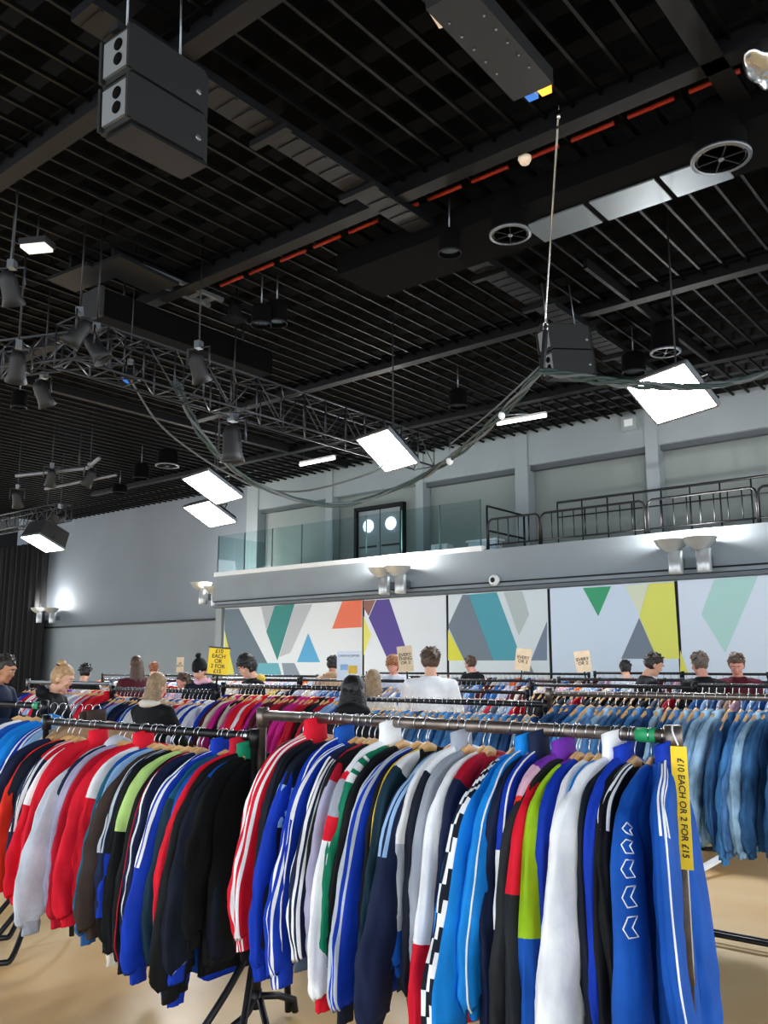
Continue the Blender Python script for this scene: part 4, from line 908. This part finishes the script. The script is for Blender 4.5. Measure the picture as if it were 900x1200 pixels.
def person(u, v, Y, rz, label, top='black', hair='dark', style='short', skin='pale', look=.3, lean=.12, pose='browse', turn=0.0, hood=None, trousers='dnavy', hat=None, thin=1.0, hs=1.0, scarf=None, extra=None, vox=.011):
    pt = at_y(u, v, Y); rz = math.radians(rz)
    crown = {'bun': 1.85, 'curly': 1.79, 'beanie': 1.88}.get(style, 1.765) - .05 * look - .25 * (1 - math.cos(lean))
    sc = pt.z / crown
    def lt(p):
        p = V(p)
        k = min(1, max(0, (p.z - .88) / .2)); a = lean * k
        q = p - V((0, 0, .95)); ca, sa = math.cos(a), math.sin(a)
        return V((q.x, q.y * ca - q.z * sa, q.y * sa + q.z * ca)) + V((0, 0, .95)) if k > 0 else p
    HP = V((0, .005, 1.50)); RH = Matrix.Rotation(turn, 3, 'Z') @ Matrix.Rotation(look - lean * .3, 3, 'X'); HC = V((0, -.022, .135))
    def hd(p): return lt(HP) + RH @ (HC + V(p))
    b = MB()
    # legs
    for s_ in (-1, 1):
        b.tube(catmull([(s_ * .085, 0, .92), (s_ * .10, -.012, .70), (s_ * .10, -.015, .48), (s_ * .105, .015, .30), (s_ * .105, .02, .07)], 3), [.088, .087, .085, .08, .075, .068, .056, .054, .055, .053, .046, .04, .036][:13], 12)
        b.ell((s_ * .11, -.06, .05), (.045, .12, .045), 12, 8)
        sh = (s_ * .175, .0, 1.41)
        if pose == 'browse': el, wr, hn = (s_ * .25, -.10, 1.16), (s_ * .17, -.33, 1.17), (s_ * .14, -.41, 1.16)
        elif pose == 'reach': el, wr, hn = (s_ * .23, -.18, 1.14), (s_ * .16, -.42, 1.10), (s_ * .13, -.50, 1.08)
        else: el, wr, hn = (s_ * .235, .02, 1.12), (s_ * .24, -.06, .87), (s_ * .235, -.08, .79)
        A = [lt(sh), lt(V(sh).lerp(V(el), .5)), lt(el), lt(V(el).lerp(V(wr), .5)), lt(wr)]
        b.tube([lt((s_ * .12, 0, 1.42))] + A, [.05, .052, .046, .040, .036, .027], 12)
        w0, h0 = lt(wr), lt(hn); d = (h0 - w0).normalized(); sd = d.cross(V((0, 0, 1))).normalized(); up = sd.cross(d)
        b.loft([[w0 + d * t + sd * (wd * math.cos(2 * PI * k / 10)) + up * (th * math.sin(2 * PI * k / 10)) for k in range(10)] for t, wd, th in ((-.01, .026, .02), (.03, .036, .018), (.075, .042, .016), (.095, .038, .013))], 0)
        for k, (off, L) in enumerate(((-.031, .068), (-.011, .078), (.010, .074), (.030, .058))):
            f0 = w0 + d * .085 + sd * off
            b.tube([f0, f0 + d * L * .45 - up * .006, f0 + d * L * .75 - up * .022, f0 + d * L * .86 - up * .042], [.0105, .010, .0095, .0085], 8)
        f0 = w0 + d * .03 - sd * (s_ * .03); b.tube([f0, f0 - sd * (s_ * .022) + d * .025 - up * .01, f0 - sd * (s_ * .028) + d * .055 - up * .02], [.013, .011, .0095], 8)
    def ringset(rs, n=20): return [[lt((a * math.cos(2 * PI * k / n), y0 + c * math.sin(2 * PI * k / n), z)) for k in range(n)] for (z, a, c, y0) in rs]
    b.loft(ringset([(.84, .155, .105, 0), (.95, .165, .112, .005), (1.08, .142, .098, .0), (1.22, .16, .108, -.008), (1.35, .175, .105, 0), (1.42, .155, .085, .005), (1.46, .09, .065, .01), (1.49, .058, .056, .01)]), 0)
    b.tube([lt((0, .012, 1.44)), lt(HP + V((0, .008, .0))), hd((0, .012, -.06))], [.062, .054, .052], 14)
    b.ell(hd((0, .004, .018)), (.074, .094, .103), 20, 14, 0, RH)
    b.ell(hd((0, -.026, -.058)), (.052, .058, .062), 16, 10, 0, RH)
    b.ell(hd((0, -.066, -.098)), (.022, .020, .018), 10, 8, 0, RH)
    b.loft([[hd((x_ * w_, -.084 + d_, z_)) for x_ in (1, .4, -.4, -1)] + [hd((0, -.07, z_))] for z_, w_, d_ in ((.022, .009, .002), (.0, .010, -.010), (-.022, .014, -.021), (-.034, .013, -.010))], 0)
    b.ell(hd((0, -.082, .035)), (.052, .016, .012), 12, 8, 0, RH)
    for s_ in (-1, 1):
        b.ell(hd((s_ * .076, .012, -.012)), (.011, .022, .033), 10, 8, 0, RH); b.ell(hd((s_ * .04, -.066, -.03)), (.024, .02, .024), 10, 8, 0, RH)
    o = b.build('person', SKIN[skin]); tag(o, label, 'person'); voxel(o, vox, 3)
    o.location = (pt.x, pt.y, 0); o.rotation_euler = (0, 0, rz); o.scale = (sc * thin, sc * thin, sc)
    # centre the head on the chosen spot
    hoff = Matrix.Rotation(rz, 3, 'Z') @ (hd((0, 0, .05)) * sc); o.location = (pt.x - hoff.x, pt.y - hoff.y, 0)
    for s_ in (-1, 1):
        e = MB().ell(hd((s_ * .030, -.0815, .006)), (.0115, .006, .0052), 10, 8, 0, RH).build('eye', EYE, o); MB().ell(hd((s_ * .030, -.0862, .005)), (.0048, .0025, .0046), 8, 6, 0, RH).build('iris', IRIS, e)
        MB().tube([hd((s_ * .014, -.098, .026)), hd((s_ * .032, -.099, .031)), hd((s_ * .048, -.088, .025))], [.003, .0042, .0025], 6).build('eyebrow', HAIR[hair], o)
    MB().ell(hd((0, -.082, -.068)), (.022, .007, .0075), 12, 8, 0, RH).build('lips', LIP, o)
    # trousers and shoes
    b = MB()
    for s_ in (-1, 1): b.tube(catmull([(s_ * .08, .004, .98), (s_ * .095, -.005, .74), (s_ * .10, -.012, .48), (s_ * .105, .012, .28), (s_ * .106, .015, .07)], 3), [.10, .104, .106, .104, .098, .09, .08, .078, .078, .076, .07, .066, .064], 14)
    b.loft(ringset([(.80, .15, .11, 0), (.92, .178, .124, .004), (1.0, .172, .12, .004)]), 0)
    t = b.build('trousers', cl(trousers), o); voxel(t, .02)
    for s_ in (-1, 1):
        b = MB(); b.ell((s_ * .11, -.055, .045), (.055, .145, .05), 14, 8, fn=lambda p: V((p.x, p.y, max(p.z, -.042)))); b.build('shoe', cl('black'), o)
    # jacket
    b = MB()
    b.loft(ringset([(.80, .178, .135, 0), (.95, .182, .135, .004), (1.10, .168, .125, .0), (1.24, .182, .13, -.006), (1.36, .198, .124, 0), (1.425, .172, .105, .004), (1.462, .108, .086, .008), (1.488, .078, .078, .01)]), 0)
    for s_ in (-1, 1):
        sh = (s_ * .175, .0, 1.405)
        if pose == 'browse': el, wr = (s_ * .25, -.10, 1.16), (s_ * .18, -.31, 1.17)
        elif pose == 'reach': el, wr = (s_ * .23, -.18, 1.14), (s_ * .165, -.40, 1.105)
        else: el, wr = (s_ * .235, .02, 1.12), (s_ * .24, -.055, .89)
        b.tube([lt((s_ * .11, 0, 1.41)), lt(sh), lt(V(sh).lerp(V(el), .5)), lt(el), lt(V(el).lerp(V(wr), .6)), lt(wr)], [.07, .077, .066, .06, .054, .042], 14)
    j = b.build('jacket' if top != 'white' else 't_shirt', cl(top), o); voxel(j, .015, 5)
    if hood:
        b = MB(); rings = []
        for i in range(13):
            a = PI * (.0 + 1.0 * i / 12); c = V((.095 * math.cos(a), .02 + .085 * math.sin(a), 1.475 - .01 * math.sin(a))); r_ = (.022 + .022 * math.sin(a)) * hs
            d = V((math.cos(a), math.sin(a), 0)); rings.append([lt(c + d * (r_ * math.cos(q * PI / 4)) + V((0, 0, r_ * 1.2 * math.sin(q * PI / 4)))) for q in range(8)])
        b.loft(rings, 0); b.build('hood', cl(hood), o)
    if scarf:
        b = MB(); b.tube([lt((.082 * math.cos(a * PI / 6), .006 + .08 * math.sin(a * PI / 6), 1.485 + .008 * math.sin(a * 2))) for a in range(13)], .03, 10); b.build('scarf', cl(scarf), o)
    # hair
    hm = HAIR[hair]
    if style != 'beanie' or hair:
        sd = rnd.uniform(0, 50)
        amp = .24 if style == 'curly' else (.10 if style == 'short' else .04)
        grow = 1.14 if style == 'curly' else 1.03
        def hf(p):
            q = V(p); f = grow * (1 + amp * noise.noise(q * (48 if style == 'curly' else 30) + V((sd, 0, 0))))
            front = -q.y / .1
            lim = .045 if style != 'curly' else .035
            if front > .15 and q.z < lim: f *= max(.72, 1 - (lim - q.z) * 4.5 * min(1, (front - .15) * 2.4))
            if q.z < -.066 and style == 'short': f *= max(.85, 1 + (q.z + .066) * 3)
            return q * f
        b = MB(); b.ell(hd((0, .014, .022)), (.083, .101, .112), 36, 26, 0, RH, hf)
        if style in ('short', 'curly'):
            rr = random.Random(int(u)); cnt = 95 if style == 'curly' else 75
            for q_ in range(cnt):
                th = rr.uniform(0, 2 * PI); zz = rr.uniform(-.35, 1.0); rad = math.sqrt(max(0, 1 - zz * zz)); dv = V((rad * math.cos(th), rad * math.sin(th), zz))
                if dv.y < -.25 and dv.z < .45: continue
                if abs(dv.x) > .75 and dv.z < .0: continue
                c_ = V((dv.x * .084, .014 + dv.y * .100, .026 + dv.z * .108)); Rq = Matrix.Rotation(rr.uniform(0, 6), 3, 'Z') @ Matrix.Rotation(rr.uniform(-.6, .6), 3, 'X')
                rs = rr.uniform(.016, .023) if style == 'curly' else rr.uniform(.012, .017)
                b.ell(hd(c_), (rs, rs * (1.0 if style == 'curly' else 1.9), rs * (.9 if style == 'curly' else .55)), 7, 5, 0, RH @ Rq)
        if style == 'bun': b.ell(hd((0, .065, .125)), (.042, .042, .036), 14, 10, 0, RH, lambda p: p * (1 + .12 * noise.noise(p * 40)))
        if style in ('long', 'wavy'):
            rings = []; n = 20
            for z, a, c, y0 in ((.05, .07, .06, .05), (-.04, .088, .07, .045), (-.12, .094, .06, .055), (-.20, .10, .052, .07), (-.30, .10, .045, .082), (-.38, .085, .034, .085), (-.43, .05, .018, .085)):
                ring = []
                for k in range(n):
                    th = 2 * PI * k / n; q = V((a * math.cos(th), y0 + c * math.sin(th), z)); am = .10 if style == 'wavy' else .045
                    q = V((q.x * (1 + am * math.sin(7 * th + z * 30 * (style == 'wavy'))), y0 + (q.y - y0) * (1 + am * 1.6 * math.sin(9 * th + 1 + z * 20 * (style == 'wavy'))), q.z))
                    kk = min(1, max(0, (-z - .06) / .12)); ph = hd(q); pl = lt(HP + HC + q); ring.append(ph.lerp(pl, kk))
                rings.append(ring)
            b.loft(rings, 0)
        b.build('hair', hm, o)
        if style == 'bun': MB().tube([hd((.043 * math.cos(a * PI / 5), .062 + .038 * math.sin(a * PI / 5), .103)) for a in range(11)], .008, 6).build('hair_band', cl('maroon'), o)
    if style == 'beanie':
        b = MB(); rings = []; n = 28
        for z, r_ in ((.015, .094), (.04, .101), (.05, .100), (.055, .095), (.09, .092), (.13, .074), (.155, .05), (.172, .02)):
            rings.append([hd(((r_ - .006) * (1 + .02 * math.cos(k * PI)) * math.cos(2 * PI * k / n), .012 + r_ * 1.12 * (1 + .02 * math.cos(k * PI)) * math.sin(2 * PI * k / n), z)) for k in range(n)])
        b.loft(rings, 0); h_ = b.build('beanie', cl('black'), o)
        MB().ell(hd((0, .03, .195)), (.036, .036, .032), 14, 10, 0, RH, lambda p: p * (1 + .2 * noise.noise(p * 60))).build('pompom', cl('black'), h_)
        MB().box(hd((.05, -.078, .03)), (.022, .012, .02), 0, RH).build('badge', M['tag'], h_)
    return o
BACK, RT, LT, FR = 219, 129, -51, 39
person(9, 768, 4.0, RT - 8, 'man with short dark hair and navy jacket at the left edge facing right', 'navy', 'dark', 'short', 'mid', .35, .1)
person(76, 768, 4.35, RT, 'woman with blonde hair in a bun and black coat reaching into the clothes', 'black', 'blonde', 'bun', 'pale', .45, .25, 'reach', vox=.008, hood='black', hs=1.35, thin=1.06)
person(101, 778, 6.9, BACK, 'person with a rounded black hat beyond the woman with the bun', 'black', 'black', 'short', 'pale', .35, .1)
person(160, 769, 7.0, BACK + 30, 'person seen from behind with long wavy dark brown hair', 'maroon', 'brown', 'wavy', 'pale', .2, .05)
person(181, 776, 9.7, BACK, 'far person with auburn hair right of the wavy dark hair', 'maroon', 'auburn', 'short', 'pale', .3, .05)
person(186, 789, 4.55, BACK - 28, 'woman from behind with long straight blonde hair and black jacket', 'black', 'dirty', 'long', 'pale', .25, .1, 'reach', hood='cream', hs=.7, vox=.008)
person(234, 763, 6.8, FR - 18, 'person in a black beanie with a pompom looking down', 'dnavy', 'black', 'beanie', 'pale', .45, .1, scarf='palepink')
person(214, 789, 7.0, LT + 20, 'shorter person in blue and pink half hidden left of the beanie', 'lilac', 'brown', 'short', 'rosy', .3, .1)
person(287, 765, 6.7, LT + 30, 'man with curly black hair and a yellow hood looking down', 'black', 'black', 'curly', 'pale', .5, .12, hood='yellow')
person(414, 789, 4.5, BACK, 'woman from behind with long straight black hair and black padded jacket', 'black', 'black', 'long', 'pale', .45, .42, thin=1.12, hood='black')
person(437, 785, 6.3, BACK, 'person with long light brown hair just beyond the black haired woman', 'cream', 'dirty', 'long', 'pale', .15, .05)
person(390, 769, 9.6, BACK, 'person in a tan brown coat beside the pale blue poster', 'tan', 'black', 'short', 'mid', .3, .1, hood='tan')
person(460, 766, 9.4, FR - 10, 'person with ginger curls looking down beside a cardboard sign', 'lgrey', 'ginger', 'curly', 'rosy', .55, .12)
person(504, 759, 7.0, BACK, 'man from behind in a white t-shirt with short brown hair', 'white', 'brown', 'short', 'pale', .1, .02, thin=1.08)
person(550, 769, 12.3, BACK + 40, 'man in dark clothes with short brown hair before the teal mural band', 'black', 'brown', 'short', 'rosy', .3, .08)
person(732, 774, 12.3, BACK, 'far person with black hair before the grey mural triangle', 'lgrey', 'black', 'short', 'pale', .3, .05)
person(768, 765, 9.6, RT, 'man in black with short dark hair facing right and a grey backpack', 'black', 'dark', 'short', 'pale', .5, .18, 'reach')
person(818, 764, 9.6, BACK + 12, 'man from behind in black with short sandy hair', 'black', 'grey', 'short', 'rosy', .25, .08)
person(862, 765, 9.9, FR - 25, 'man with short brown hair and dark maroon shirt facing the camera', 'maroon', 'brown', 'short', 'rosy', .5, .12)
